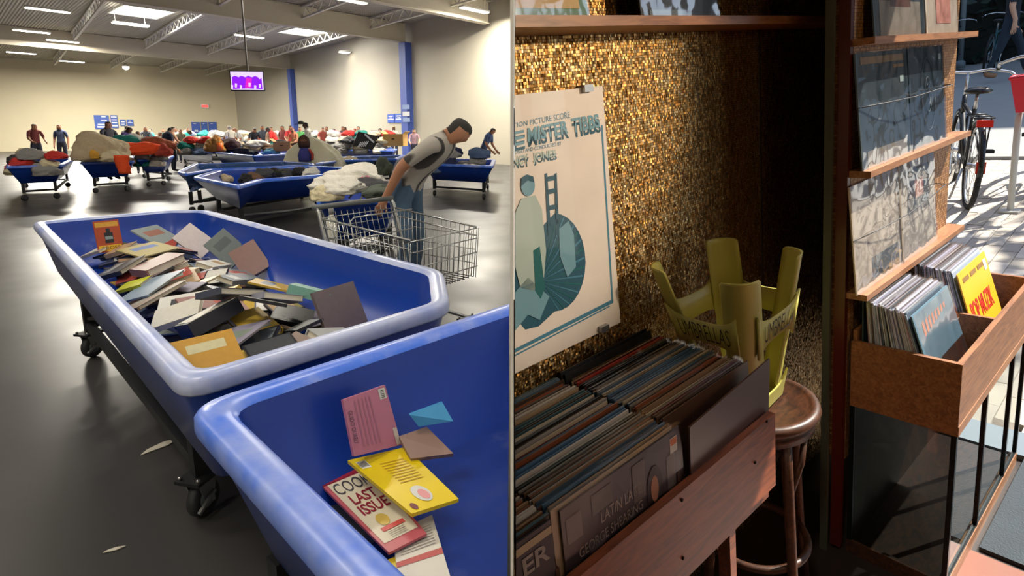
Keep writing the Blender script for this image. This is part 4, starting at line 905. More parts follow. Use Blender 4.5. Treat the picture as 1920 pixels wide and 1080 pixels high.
# ============================================================ THE RECORD SHOP (own axes, see SHOP above)
FRAME = SHOP
WALNUT = wood_mat('walnut_board', (142, 74, 42), (98, 48, 26), (1.2, 12, 9)); OAK = wood_mat('oak_board', (150, 98, 58), (112, 68, 38), (1.2, 10, 10)); DARKW = wood_mat('dark_stained_wood', (78, 44, 24), (44, 24, 13), (3, 8, 8), .45)
def mosaic(name, size, cols, rough=.3, tilt=.5, metal=1.0):
    """wall of tiny metallic tiles, each with its own tone and slight tilt"""
    if name in MATS: return MATS[name]
    m = bpy.data.materials.new(name); m.use_nodes = True; MATS[name] = m; nt = m.node_tree; N = nt.nodes; K = nt.links; b = N['Principled BSDF']
    tc = N.new('ShaderNodeTexCoord'); sc = N.new('ShaderNodeVectorMath'); sc.operation = 'DIVIDE'; sc.inputs[1].default_value = size; K.new(tc.outputs['Object'], sc.inputs[0])
    fl = N.new('ShaderNodeVectorMath'); fl.operation = 'FLOOR'; K.new(sc.outputs[0], fl.inputs[0]); fr = N.new('ShaderNodeVectorMath'); fr.operation = 'FRACTION'; K.new(sc.outputs[0], fr.inputs[0])
    sx = N.new('ShaderNodeSeparateXYZ'); K.new(fl.outputs[0], sx.inputs[0]); cb = N.new('ShaderNodeCombineXYZ'); K.new(sx.outputs[0], cb.inputs[0]); K.new(sx.outputs[2], cb.inputs[1])
    wn_ = N.new('ShaderNodeTexWhiteNoise'); wn_.noise_dimensions = '2D'; K.new(cb.outputs[0], wn_.inputs[0])
    # vertical runs: a second noise stretched along z
    mp = N.new('ShaderNodeMapping'); mp.inputs['Scale'].default_value = (.9, .22, 1); K.new(cb.outputs[0], mp.inputs[0]); n2 = N.new('ShaderNodeTexNoise'); n2.inputs['Scale'].default_value = .55; n2.inputs['Detail'].default_value = 2; K.new(mp.outputs[0], n2.inputs[0])
    mx_ = N.new('ShaderNodeMath'); mx_.operation = 'MULTIPLY_ADD'; mx_.inputs[1].default_value = .45; K.new(wn_.outputs[0], mx_.inputs[0]); sc2 = N.new('ShaderNodeMath'); sc2.operation = 'MULTIPLY'; sc2.inputs[1].default_value = .6; K.new(n2.outputs[0], sc2.inputs[0]); K.new(sc2.outputs[0], mx_.inputs[2])
    cr = N.new('ShaderNodeValToRGB'); K.new(mx_.outputs[0], cr.inputs[0]); e = cr.color_ramp.elements
    e[0].position = .25; e[0].color = lin(cols[0]); e[1].position = .8; e[1].color = lin(cols[2]); q = cr.color_ramp.elements.new(.52); q.color = lin(cols[1])
    # grout
    sf = N.new('ShaderNodeSeparateXYZ'); K.new(fr.outputs[0], sf.inputs[0]); g = []
    for k in (0, 2):
        c = N.new('ShaderNodeMath'); c.operation = 'COMPARE'; c.inputs[1].default_value = 0.0; c.inputs[2].default_value = .13; K.new(sf.outputs[k], c.inputs[0]); g.append(c)
    gm_ = N.new('ShaderNodeMath'); gm_.operation = 'MAXIMUM'; K.new(g[0].outputs[0], gm_.inputs[0]); K.new(g[1].outputs[0], gm_.inputs[1])
    mx = N.new('ShaderNodeMix'); mx.data_type = 'RGBA'; K.new(gm_.outputs[0], mx.inputs[0]); K.new(cr.outputs[0], mx.inputs[6]); mx.inputs[7].default_value = lin((44, 26, 12)); K.new(mx.outputs[2], b.inputs['Base Color'])
    b.inputs['Metallic'].default_value = metal; b.inputs['Roughness'].default_value = rough
    ge = N.new('ShaderNodeNewGeometry'); sb = N.new('ShaderNodeVectorMath'); sb.operation = 'SUBTRACT'; sb.inputs[1].default_value = (.5, .5, .5); K.new(wn_.outputs[1], sb.inputs[0])
    sl = N.new('ShaderNodeVectorMath'); sl.operation = 'SCALE'; sl.inputs['Scale'].default_value = tilt; K.new(sb.outputs[0], sl.inputs[0]); av = N.new('ShaderNodeVectorMath'); K.new(ge.outputs['Normal'], av.inputs[0]); K.new(sl.outputs[0], av.inputs[1])
    nm = N.new('ShaderNodeVectorMath'); nm.operation = 'NORMALIZE'; K.new(av.outputs[0], nm.inputs[0]); K.new(nm.outputs[0], b.inputs['Normal']); return m
GOLD = mosaic('gold_mosaic', (.0044, .0044, .0064), ((112, 74, 34), (206, 158, 92), (255, 230, 176)), .42, .7)
GOLD2 = mosaic('bronze_mosaic', (.006, .006, .009), ((120, 80, 42), (164, 112, 62), (200, 146, 88)), .5, .3, .35)
WY = .94                                             # long wall
FAC = 2.66                                           # shop front
CZ = 2.75
DARKF = mat('shop_floor_dark', (44, 36, 32), .35, var=.15); DIM = mat('shop_plaster_dark', (70, 58, 48), .8, var=.08)
struct(MB().bb((-.4, WY, -.02), (FAC + .2, WY + .15, CZ)), 'wall_shop_back', GOLD, clip=True)
struct(MB().bb((-6, -3.2, -.04), (FAC + .05, WY, 0)), 'floor_shop', DARKF, clip=True)
struct(MB().bb((-6, -3.3, CZ), (FAC + .2, WY + .15, CZ + .1)), 'ceiling_shop', DIM, clip=True)
struct(MB().bb((-6, -3.3, -.02), (FAC + .2, -3.2, CZ)), 'wall_shop_front', DIM, clip=True)
struct(MB().bb((FAC, -.62, 2.66), (FAC + .12, .66, CZ)), 'wall_shop_lintel', DIM)
struct(MB().bb((FAC, .72, -.02), (FAC + .12, WY, CZ)), 'wall_shop_pier', DIM)
struct(MB().bb((FAC, -3.2, -.02), (FAC + .12, -1.75, CZ)).bb((FAC, -.85, -.02), (FAC + .12, -.62, CZ)).bb((FAC, -1.75, -.02), (FAC + .12, -.85, .45)).bb((FAC, -1.75, 2.55), (FAC + .12, -.85, CZ)), 'wall_shop_pier_right', DIM)
wdo = struct(MB().add([(FAC + .06, -1.75, .45), (FAC + .06, -.85, .45), (FAC + .06, -.85, 2.55), (FAC + .06, -1.75, 2.55)], [(0, 1, 2, 3)]), 'window_1', clear_mat('shop_window_glass', gloss=.04, rough=.01))  # unseen window added to let soft sky light into the shop
struct(MB().bb((FAC + .03, -1.32, .45), (FAC + .09, -1.27, 2.55)), 'window_frame', DARKW, parent=wdo); struct(MB().bb((FAC + .03, -1.75, .45), (FAC + .09, -.85, .5)), 'window_frame', DARKW, parent=wdo)
wdo.children[0].matrix_parent_inverse = I4; wdo.children[1].matrix_parent_inverse = I4
# seam in the wall covering
solo(MB().bb((1.772, WY - .004, .3), (1.778, WY, 1.72)), 'wall_seam', mat('seam_dark', (30, 18, 10), .6), 'thin dark vertical seam strip in the gold mosaic wall', 'strip')
# ------------------------------------------------------------ ledge along the top with records on it
lz0 = by(964, 51, .83).z; lz1 = by(964, 28, .83).z
solo(MB().bb((.2, .83, lz0), (2.3, WY, lz1)), 'wall_ledge', OAK, 'long brown wooden ledge high on the gold mosaic wall', 'shelf', clip=True)
LPW = .315
def lp_front(x0, x1, y, z0, label, cover, prints=(), sleeve=True, lean=.07, hgt=LPW, group=None, clip=False, name='record_sleeve', film=.16):
    """record in a clear outer sleeve, standing and leaning back on the wall behind it"""
    t = empty(name, label, 'record', ((x0 + x1) / 2, y, z0), rx(-lean), group); w = (x1 - x0) / 2
    part(MB().bb((-w, 0, 0), (w, .004, hgt)), 'cover', cover, t, clip)
    for k, (u0, v0, u1, v1, c) in enumerate(prints): part(MB().bb((-w + 2 * w * u0, -.0012 - .0002 * k, hgt * v0), (-w + 2 * w * u1, -.0004, hgt * v1)), 'cover_print', c, t, clip)
    if sleeve:
        m = MB(); m.smooth = True; n = 22; sd = random.random() * 50
        g = [[Vector((-w * 1.01 + 2.02 * w * i / n, -.003 - .004 * abs(noise.noise((i * .33 + sd, j * .25, 2))) - .0035 * (1 - abs(noise.noise((i * .16 + j * .12 + sd, j * .3 - i * .1, 7)) * 2)) * min(1, min(i, j, n - i, n - j) / 3), hgt * 1.01 * j / n)) for i in range(n + 1)] for j in range(n + 1)]
        m.rings(g, close=False); part(m, 'plastic_sleeve', clear_mat('plastic_film_%d' % int(film * 100), gloss=film, rough=.07), t, clip)
    return t
random.seed(11)
q0 = by(1100, 22, .87); q1 = by(1198, 14, .87); q2 = by(1338, 8, .87)
GREEN = paint((70, 120, 96), .4); TAN = paint((196, 164, 104), .5); INK = paint((28, 26, 28), .4)
lp_front(q0.x - LPW, q0.x, .865, lz1, 'green bordered record sleeve on the high ledge', GREEN, ((.06, .06, .92, .3, TAN), (.3, .1, .6, .5, TAN)), clip=True)
lp_front(q1.x, q1.x + LPW, .865, lz1, 'black record sleeve on the high ledge', INK, ((.1, .0, .5, .06, paint((90, 100, 104), .4)),))
# ------------------------------------------------------------ framed poster
PY = WY - .012
pTR = by(1133, 158, PY); pBR = by(1160, 602, PY); px1 = (pTR.x + pBR.x) / 2; pz1 = (pTR.z + by(964, 181, PY).z) / 2; pz0 = (pBR.z + by(964, 706, PY).z) / 2
t = empty('framed_poster', 'white music poster with blue lettering behind clip-held glass', 'poster', (px1, PY, pz0)); PHt = pz1 - pz0; PWd = .62
PAPER = paint((240, 232, 226), .7); BLU = paint((74, 138, 170), .6); DBL = paint((38, 92, 116), .6); LBL = paint((120, 168, 190), .6); TEAL = paint((28, 108, 112), .6); PALE = paint((186, 206, 204), .7)
part(MB().bb((-PWd, 0, 0), (0, .008, PHt)), 'sheet', PAPER, t, True)
def pp(x, y, k=1): v = by(x, y, PY - .0006 * k); return Vector((v.x - px1, -.0006 * k, v.z - pz0))
def pshape(pts, m, k=1, name='print'): return part(MB().prism([pp(x, y, k) for x, y in pts], (0, 1, 0), .0004), name, m, t, True)
def ptext(body, q, m, k=1, bold=0.0): return part(text_fit(body, m, bilin([pp(x, y, k) for x, y in q]), bold=bold), 'lettering', None, t, True)
# blue double border line
pshape([(1127, 235), (1130, 235), (1150, 566), (1147, 568)], BLU); pshape([(964, 655), (1147, 562), (1150, 568), (964, 662)], BLU); pshape([(964, 666), (1143, 573), (1144, 575), (964, 669)], BLU)
ptext('TION PICTURE SCORE', [(962, 240), (1069, 221), (1068, 209), (962, 231)], BLU)
for k, (dx, dy, m) in enumerate(((1.5, 9, DBL), (0, 0, LBL))):
    ptext('E', [(958 + dx, 276 + dy), (983 + dx, 270 + dy), (983 + dx, 243 + dy), (958 + dx, 248 + dy)], m, k + 1, .03)
    ptext('MISTER', [(989 + dx, 267 + dy), (1066 + dx, 250 + dy), (1064 + dx, 225 + dy), (989 + dx, 240 + dy)], m, k + 1, .03); ptext('TIBBS', [(1073 + dx, 250 + dy), (1126 + dx, 239 + dy), (1122 + dx, 213 + dy), (1071 + dx, 222 + dy)], m, k + 1, .03)
ptext('POSED AND CONDUCTED BY', [(962, 290), (1053, 272), (1052, 265), (962, 283)], BLU)
for k, (dx, dy, m) in enumerate(((1.5, 6, DBL), (0, 0, PALE))):
    ptext('NCY', [(962 + dx, 312 + dy), (991 + dx, 306 + dy), (990 + dx, 288 + dy), (962 + dx, 294 + dy)], m, k + 1, .03); ptext('JONES', [(1000 + dx, 305 + dy), (1043 + dx, 297 + dy), (1042 + dx, 280 + dy), (998 + dx, 287 + dy)], m, k + 1, .03)
# plain stand-in picture: a dark disc, a tower and pale standing shapes
disc = [(964, 592), (964, 480)] + [(1040 + 58 * math.sin(a_), 492 - 92 * math.cos(a_)) for a_ in [i * math.pi / 14 for i in range(0, 15)]] + [(1010, 612), (985, 618)]
pshape(disc, DBL, 1)
for i in range(16):
    a_ = math.radians(6 + i * 11); pshape([(1012, 528), (1040 + 55 * math.sin(a_), 492 - 90 * math.cos(a_)), (1040 + 56 * math.sin(a_ + .04), 492 - 90 * math.cos(a_ + .04))], BLU if i % 2 else TEAL, 2)
for s in (0, 1): pshape([(1022 + 18 * s, 326), (1026 + 18 * s, 324), (1034 + 15 * s, 440), (1028 + 15 * s, 442)], DBL, 3)
for y in (332, 356, 386, 414): pshape([(1023 + (y - 330) * .07, y), (1042 + (y - 330) * .06, y - 4), (1043 + (y - 330) * .06, y + 5), (1024 + (y - 330) * .07, y + 9)], DBL, 3)
pshape([(966, 400), (978, 372), (1004, 366), (1016, 392), (1024, 470), (1020, 520), (1000, 545), (976, 540), (966, 500)], PALE, 4)
pshape([(1000, 470), (1012, 462), (1022, 540), (1014, 560), (1004, 545)], TEAL, 5); pshape([(966, 548), (990, 520), (1030, 556), (1012, 600), (990, 590), (966, 620)], LBL, 4)
m = MB(); pshape([(990 + 13 * math.sin(a_ * .4), 348 - 20 * math.cos(a_ * .4)) for a_ in range(16)], LBL, 4); pshape([(977, 350), (978, 334), (988, 327), (1000, 331), (1002, 342), (990, 338), (983, 344)], DBL, 5)
pshape([(1048, 430), (1066, 414), (1076, 440), (1080, 500), (1064, 520), (1050, 480)], LBL, 3)
part(MB().add([(-PWd, -.0065, 0), (0, -.0065, 0), (0, -.0065, PHt), (-PWd, -.0065, PHt)], [(0, 1, 2, 3)]), 'glass_pane', clear_mat('poster_glass', gloss=.03, rough=.03), t, True)
for x, y in ((1098, 166), (1129, 615)):
    c = pp(x, y); part(MB().bb((c.x - .014, -.012, c.z - .008), (c.x + .014, .01, c.z + .008)), 'clip', ZINC, t)
# ------------------------------------------------------------ long record bin
FY = .575; XE = 1.135; BT = .815; BB_ = .63
t = empty('record_bin', 'long walnut record bin packed with records below the poster', 'bin', (.66, FY, BB_))
def lb(a, b, name, m): return part(MB().bb((a[0] - .66, a[1] - FY, a[2] - BB_), (b[0] - .66, b[1] - FY, b[2] - BB_)), name, m, t, True)
lb((.05, FY, BB_), (XE, FY + .017, BT), 'front_board', WALNUT); lb((.05, FY + .017, BB_ - .04), (XE, WY - .002, BB_ - .025), 'bottom_board', WALNUT); lb((XE - .012, FY + .017, BB_ - .02), (XE, WY - .002, BT - .03), 'end_board', DARKW)
lb((.797, FY + .02, BB_ - .02), (.805, WY - .01, BT + .02), 'divider', DARKW); lb((.474, FY + .02, BB_ - .02), (.482, WY - .01, BT + .02), 'divider', DARKW); lb((.05, WY - .012, BB_ - .02), (XE, WY - .002, BT), 'back_board', DARKW)
for px in ((1278, 937), (1280, 1046), (1415, 867), (1437, 790)):
    c = by(px[0], px[1], FY); part(MB().lathe([(.0035, -.001), (.0035, .002), (.001, .003)], 10, Matrix.Translation((c.x - .66, -.0005, c.z - BB_)) @ Matrix.Rotation(math.pi / 2, 4, 'X')), 'screw', mat('screw_dark', (40, 30, 26), .4, metal=.7), t)
c = by(1358, 985, FY + .05); lb((c.x - .012, FY + .03, 0), (c.x + .012, FY + .06, BB_ - .02), 'leg', WALNUT); lb((XE - .05, WY - .06, 0), (XE - .02, WY - .03, BB_ - .02), 'leg', WALNUT)
# ---- the records
RC = [('tan', (142, 112, 84)), ('brown', (92, 66, 48)), ('grey', (120, 116, 112)), ('cream', (186, 170, 144)), ('slate blue', (74, 96, 116)), ('white', (190, 184, 176)), ('black', (26, 25, 27)), ('rust', (140, 78, 46)), ('teal', (52, 84, 92)), ('dark brown', (58, 42, 32)), ('pale grey', (156, 150, 146)), ('beige', (160, 136, 108)), ('steel blue', (70, 106, 140)), ('maroon', (92, 34, 34))]
RMESH = {}
def rec_mesh(th):
    k = round(th * 1000, 1)
    if k not in RMESH:
        m = MB(); w = LPW / 2; m.bb((-w, -th / 2, 0), (w, th / 2, LPW)); RMESH[k] = m.mesh('record_sleeve', paint((120, 120, 120)))
        f = MB(); f.bb((-w - .002, -th / 2 - .0006, .0), (w + .003, th / 2 + .0006, LPW + .006)); RMESH[k, 'f'] = f.mesh('plastic_sleeve', clear_mat('record_film', gloss=.015, rough=.12))
    return RMESH[k], RMESH[k, 'f']
WMIN = .010
def crossing(M):                                     # would the sleeve cross the partition?
    return min((M @ Vector((sx * LPW / 2, 0, z))).x for sx in (-1, 1) for z in (0, LPW)) < WMIN
def record(x, y, z, lean, yaw, rgb, label, group, film=False, roll=0.0, th=.004):
    me, fm = rec_mesh(th); M = SHOP @ Matrix.Translation((x, y, z)) @ (rz(yaw) @ rx(lean) @ ry(roll)).to_4x4()
    if crossing(M):
        me = me.copy()
        if clip_mesh(me, M) == 0: return None
        film = False
    o = link('record', me); o.matrix_world = M; slotmat(o, 0, paint(rgb, .42)); tag(o, label, 'record', group)
    if film: c = link('plastic_sleeve', fm); c.parent = o
    return o
def stack(xc, y0, y1, z, n, lean0, lean1, where, group, cols, zj=.006, special={}, pf=.55):
    for i in range(n):
        u = i / (n - 1); y = y0 + (y1 - y0) * u; cn, rgb = special.get(i) or random.choice(cols)
        th = random.choice((.0025, .003, .0035)); dz = random.uniform(-zj, zj)
        record(xc + random.uniform(-.004, .004), y, z + dz + zj, -(lean0 + (lean1 - lean0) * u) + random.uniform(-.008, .008), random.uniform(-.006, .006), rgb, '%s record sleeve in the %s' % (cn, where), group, random.random() < pf, th=th)
random.seed(33)
Zr = BB_ - .022
stack(.318, .602, .90, Zr, 70, -.0, .05, 'stack hard against the white partition', 'records against the partition', RC)
stack(.641, .606, .905, Zr, 74, -.01, .06, 'stack under the poster', 'records under the poster', RC, special={8: ('steel blue', (60, 104, 140)), 18: ('rust', (150, 86, 46)), 28: ('steel blue', (58, 96, 126))})
stack(.966, .625, .86, Zr, 58, .03, .07, 'stack beside the green umbrella stand', 'records beside the umbrella stand', RC, special={0: ('brown', (84, 58, 44)), 1: ('dark brown', (58, 42, 32)), 56: ('cream', (190, 168, 136)), 47: ('black', (24, 24, 26)), 53: ('red', (168, 42, 28)), 48: ('black', (24, 24, 26)), 57: ('cream', (190, 168, 136))})
record(.965, .885, Zr + .022, -.09, 0, (22, 22, 24), 'black record sleeve standing tallest against the gold wall', None)
record(.972, .878, Zr + .016, -.09, .0, (28, 28, 30), 'second black record sleeve leaning by the gold wall', None)
record(1.0, .606, Zr + .012, .06, .02, (72, 44, 38), 'brown red record sleeve at the front of the stack by the umbrella stand', None, roll=-.06)
# front record of the stack under the poster, with its printed cover
t = empty('record', 'dark record sleeve with pale serif lettering and small portrait at the front of the stack', 'record', (.655, .598, Zr + .004), rx(.0)); w = LPW / 2
DK = paint((42, 38, 44), .4); part(MB().bb((-w, 0, 0), (w, .004, LPW)), 'cover', DK, t); LT = paint((150, 136, 128), .5)
def tb(u0, v0, u1, v1): return bilin([(-w + LPW * u0, -.001, LPW * v0), (-w + LPW * u1, -.001, LPW * v0), (-w + LPW * u1, -.001, LPW * v1), (-w + LPW * u0, -.001, LPW * v1)])
part(text_fit('GEORGE SHEARING', LT, tb(.10, .655, .62, .715)), 'lettering', None, t); part(text_fit('LATIN LACE', LT, tb(.28, .76, .62, .83)), 'lettering', None, t); part(text_fit('QUINTET', LT, tb(.34, .565, .62, .62)), 'lettering', None, t)
for k, (u0, v0, u1, v1, c) in enumerate(((.03, .78, .14, .93, (92, 84, 78)), (.18, .58, .30, .70, (72, 66, 70)), (.22, .84, .38, .96, (84, 78, 76)), (.03, .5, .10, .64, (78, 72, 70)), (.55, .72, .66, .96, (82, 74, 72)), (.86, .62, .94, .86, (92, 84, 80)), (.20, .44, .32, .52, (120, 98, 70)), (.40, .4, .56, .46, (150, 104, 66)))): part(patch(tb(u0, v0, u1, v1), 0, 0, 1, 1), 'cover_print', paint(c, .45), t)
for nm, cu, cv_, ru, rv, c, dy in (('portrait_hair', .74, .70, .075, .17, (24, 20, 22), .0003), ('portrait_face', .735, .72, .035, .085, (168, 112, 82), .0008), ('portrait_dress', .70, .50, .08, .06, (140, 62, 36), .0006)):
    part(MB().prism([(-w + LPW * (cu + ru * math.cos(a_ * .42)), -.0012 - dy, LPW * (cv_ + rv * math.sin(a_ * .42))) for a_ in range(15)], (0, 1, 0), .0003), nm, paint(c, .5), t)
part(patch(tb(.90, .86, .97, .96), 0, 0, 1, 1), 'price_sticker', paint((206, 200, 190), .5), t); part(patch(lambda u, v: tb(.905, .91, .965, .955)(u, v) + Vector((0, -.0004, 0)), 0, 0, 1, 1), 'price_sticker', paint((196, 96, 40), .5), t)
part(MB().bb((-w - .002, -.0035, 0), (w + .003, .006, LPW + .008)), 'plastic_sleeve', clear_mat('record_film', gloss=.015, rough=.12), t)
t2 = empty('record', 'dark record sleeve with pale capital letters at the partition', 'record', (.318, .596, Zr + .004)); part(MB().bb((-w, 0, 0), (w, .004, LPW)), 'cover', paint((50, 48, 54), .4), t2, True)
part(text_fit('ER', LT, lambda u, v: Vector((-w + LPW * (.80 + .17 * u), -.001, LPW * (.80 + .1 * v))), bold=.02), 'lettering', None, t2, True); part(MB().bb((-w, -.0012, LPW * .93), (w, -.0004, LPW * .97)), 'cover_band', paint((176, 150, 120), .5), t2, True)
# ------------------------------------------------------------ bentwood stool
SX, SY, SZ = 1.352, .745, .70
t = empty('bar_stool', 'dark bentwood stool with round seat carrying the umbrella stand', 'stool', (SX, SY, 0))
part(MB().lathe([(.005, SZ - .012), (.135, SZ - .010), (.142, SZ - .004), (.15, SZ), (.162, SZ - .004), (.166, SZ - .018), (.16, SZ - .03), (.15, SZ - .034), (.005, SZ - .034)], 40), 'seat', DARKW, t)
part(MB().lathe([(.145, SZ - .032), (.152, SZ - .034), (.152, SZ - .062), (.145, SZ - .062), (.14, SZ - .04)], 36), 'apron', DARKW, t)
for k in range(4):
    a_ = math.pi / 4 + k * math.pi / 2 + .35; c, s_ = math.cos(a_), math.sin(a_)
    lg = part(MB().tube([(c * .125, s_ * .125, SZ - .04), (c * .135, s_ * .135, .5), (c * .15, s_ * .15, .25), (c * .175, s_ * .175, 0.0)], [.014, .014, .013, .012], 10), 'leg', DARKW, t)
    b2 = a_ + .9; part(MB().tube([(c * .136, s_ * .136, .47), (math.cos(a_ + .3) * .14, math.sin(a_ + .3) * .14, .57), (math.cos(b2 - .2) * .13, math.sin(b2 - .2) * .13, SZ - .05)], .008, 8), 'bent_brace', DARKW, lg)
part(MB().tube([(math.cos(q * .1745) * .135, math.sin(q * .1745) * .135, .26) for q in range(36)], .011, 8, closed=True), 'foot_ring', DARKW, t)
# ------------------------------------------------------------ olive umbrella stand
OLIVE = mat('olive_plastic', (176, 168, 84), .42, var=.06, scale=5)
tops = [Vector((1.085, .885, 0)), Vector((1.43, .885, 0)), Vector((1.395, .615, 0)), Vector((1.07, .60, 0))]
bots = [Vector((1.235, .845, 0)), Vector((1.425, .845, 0)), Vector((1.425, .70, 0)), Vector((1.235, .685, 0))]
for i in range(4): bots[i] = (bots[i] - Vector((1.33, .76, 0))) * .92 + Vector((1.345, .757, 0))
UH = .425; O_ = Vector((1.345, .757, SZ + .001))
t = empty('umbrella_stand', 'olive green plastic umbrella stand with four corner posts on the stool', 'umbrella stand', O_)
def uc(i, z): v = bots[i].lerp(tops[i], (z / UH) ** .9) - Vector((O_.x, O_.y, 0)); v.z = z; return v
for i in range(4):
    m = MB(); m.smooth = True; Rg = []
    prv, nxt = (i - 1) % 4, (i + 1) % 4
    for z in (0.0, .05, .12, .2, .27, .31, .35, .38, .41, UH - .006, UH):
        c = uc(i, z); a = (uc(prv, z) - c); b = (uc(nxt, z) - c); a.z = b.z = 0; a.normalize(); b.normalize(); wd = .064
        if z == UH: wd *= .9
        k = []; ctr = c + (a + b) * wd
        for s in range(9):
            u = s / 8; k.append((c + a * wd) * (1 - u) ** 2 + c * 2 * u * (1 - u) + (c + b * wd) * u * u)
        inn = [p + (a + b).normalized() * .007 for p in k][::-1]; Rg.append(k + inn)
    m.rings(Rg, cap0=True, cap1=True); part(m, 'corner_post', OLIVE, t)
for i in range(4):
    j = (i + 1) % 4; m = MB(); m.smooth = True; Rg = []
    n = 14
    for s in range(n + 1):
        u = .12 + .76 * s / n; e = (abs(u - .5) / .38) ** 4 * .035
        lo, hi = .235 - e, .30 + e * .9
        pl, ph = uc(i, lo).lerp(uc(j, lo), u), uc(i, hi).lerp(uc(j, hi), u); nrm = (uc(j, .25) - uc(i, .25)).cross(Vector((0, 0, 1))).normalized() * .005
        Rg.append([pl, ph, ph - nrm, pl - nrm])
    m.rings(Rg, cap0=True, cap1=True); bd = part(m, 'side_band', OLIVE, t)
    m = MB(); Rg = []
    for s in range(n + 1):
        u = .1 + .8 * s / n; hi = .05 + (abs(u - .5) / .4) ** 4 * .04; pl, ph = uc(i, 0).lerp(uc(j, 0), u), uc(i, hi).lerp(uc(j, hi), u); nrm = (uc(j, .05) - uc(i, .05)).cross(Vector((0, 0, 1))).normalized() * .005; Rg.append([pl, ph, ph - nrm, pl - nrm])
    m.rings(Rg, cap0=True, cap1=True); part(m, 'lower_skirt', OLIVE, t)
    word = {3: 'UMBRELLAS', 2: 'UMBRELLA'}.get(i)
    if word:
        A_, B_ = (j, i)                              # read from outside, left to right
        def fn(u, v, A_=A_, B_=B_):
            uu = .22 + .58 * u; z = .243 + .05 * v; p_ = uc(A_, z).lerp(uc(B_, z), uu); nn = (uc(B_, z) - uc(A_, z)).cross(Vector((0, 0, 1))).normalized(); 
            if nn.dot(p_) < 0: nn = -nn
            return p_ + nn * .0065
        part(text_fit(word, paint((36, 32, 20), .7), fn, bold=-.012), 'lettering', None, bd)
part(MB().prism([uc(i, .004) for i in range(4)], (0, 0, 1), .006), 'base_tray', OLIVE, t)
# ------------------------------------------------------------ display panel with shelves by the door
PNY = .66; PX0, PX1 = 1.745, 2.66
t = empty('display_panel', 'tall mosaic faced display panel with record shelves by the shop door', 'panel', (PX0, PNY, .34))
def dp(a, b, name, m, par=None): return part(MB().bb((a[0] - PX0, a[1] - PNY, a[2] - .34), (b[0] - PX0, b[1] - PNY, b[2] - .34)), name, m, par or t)
dp((PX0, PNY, .34), (PX1, PNY + .06, CZ - .05), 'board', GOLD2)
OAKL = wood_mat('light_oak_shelf', (164, 112, 72), (134, 86, 50), (1.2, 10, 10))
sz = []
for (xa, ya), (xb, yb) in (((1620, 90), (1811, 54)), ((1618, 343), (1798, 252)), ((1612, 578), (1785, 437))):
    za = by(xa, ya, PNY - .055).z; zb = by(xb, yb, PNY - .055).z; z = (za + zb) / 2; sz.append(z)
    dp((PX0 - .012, PNY - .055, z - .009), (PX1 + .02, PNY, z + .009), 'shelf', OAKL)
dp((PX0 - .022, PNY + .0, .02), (PX0 - .003, PNY + .03, CZ - .05), 'edge_post', mat('dark_red_paint', (74, 22, 16), .3))
dp((PX0 - .042, PNY + .034, .0), (PX0 - .030, PNY + .055, CZ - .05), 'steel_post', mat('grey_green_metal', (64, 66, 54), .5))
t0 = t
GR1 = paint((74, 86, 92), .35); GR2 = paint((60, 74, 84), .35); BG1 = paint((186, 170, 150), .5); BG2 = paint((168, 156, 140), .5); PNK = paint((196, 130, 112), .5); BRN = paint((110, 66, 46), .5); DRK = paint((46, 44, 48), .4); GLD = paint((176, 140, 84), .5)
def disp(xl, xr, yrow, zi, label, cover, prints, film=.26):
    a = by(xl, yrow, PNY - .03).x; b = by(xr, yrow, PNY - .03).x
    return lp_front(a, b, PNY - .034, sz[zi] + .0095, label, cover, prints, lean=.085, hgt=min(LPW, .318), film=film, group='records displayed on the mosaic panel')
random.seed(8)
disp(1638, 1733, 40, 0, 'clear wrapped record with brown figure on the top shelf of the panel', GR1, ((.1, .0, .9, .3, BG2), (.3, .25, .7, .8, BRN)))
disp(1736, 1795, 40, 0, 'record with red haired figure on pale ground on the top shelf', BG1, ((.3, .1, .75, .9, PNK), (.15, .45, .4, .95, BRN), (.62, .55, .85, .95, BRN)), .1)
disp(1617, 1709, 220, 1, 'grey blue record in crinkled plastic with gold title on the middle shelf', GR1, ((.08, .9, .92, .96, GLD), (.7, .84, .92, .87, GLD), (.82, .7, .9, .76, PALE), (.1, .0, .9, .15, BG2)))
t_ = disp(1712, 1774, 200, 1, 'dark record with pale rings in plastic on the middle shelf', GR2, ((.86, .86, .94, .92, PALE),))
for r in (.42, .2, .12):
    part(MB().tube([(r * .9 * LPW * math.cos(q * .2618) * .55, -.002, LPW * (.52 + .44 * r * math.sin(q * .2618) * 2)) for q in range(24)], .0012, 4, closed=True), 'ring_print', paint((130, 142, 148), .5), t_)
disp(1607, 1690, 430, 2, 'cream record with landscape strip in plastic on the lowest shelf', BG1, ((.05, .86, .95, .97, BG2), (.35, .06, .95, .26, GR2), (.7, .03, .95, .1, GLD)))
disp(1696, 1757, 380, 2, 'beige record with dark square portrait on the lowest shelf', BG2, ((.2, .45, .85, .92, DRK), (.42, .55, .66, .8, PNK), (.35, .5, .75, .6, GR1)))
CORD = mat('elastic_black', (18, 18, 20), .5)
for (xa, ya), (xb, yb), lab in (((1588, 208), (1787, 158), 'thin black elastic cord stretched across the middle records'), ((1585, 462), (1774, 345), 'thin black elastic cord stretched across the lowest records')):
    a = by(xa, ya, PNY - .02); b = by(xb, yb, PNY - .045); mid = (a + b) / 2 + Vector((0, -.022, -.004))
    a.x = PX0 - .028
    solo(MB().tube([p - a for p in (a, a.lerp(mid, .5) + Vector((0, -.004, 0)), mid, mid.lerp(b, .5) + Vector((0, -.003, 0)), b, b + Vector((.012, .06, 0)))], .0016, 6), 'elastic_cord', CORD, lab, 'cord', a)
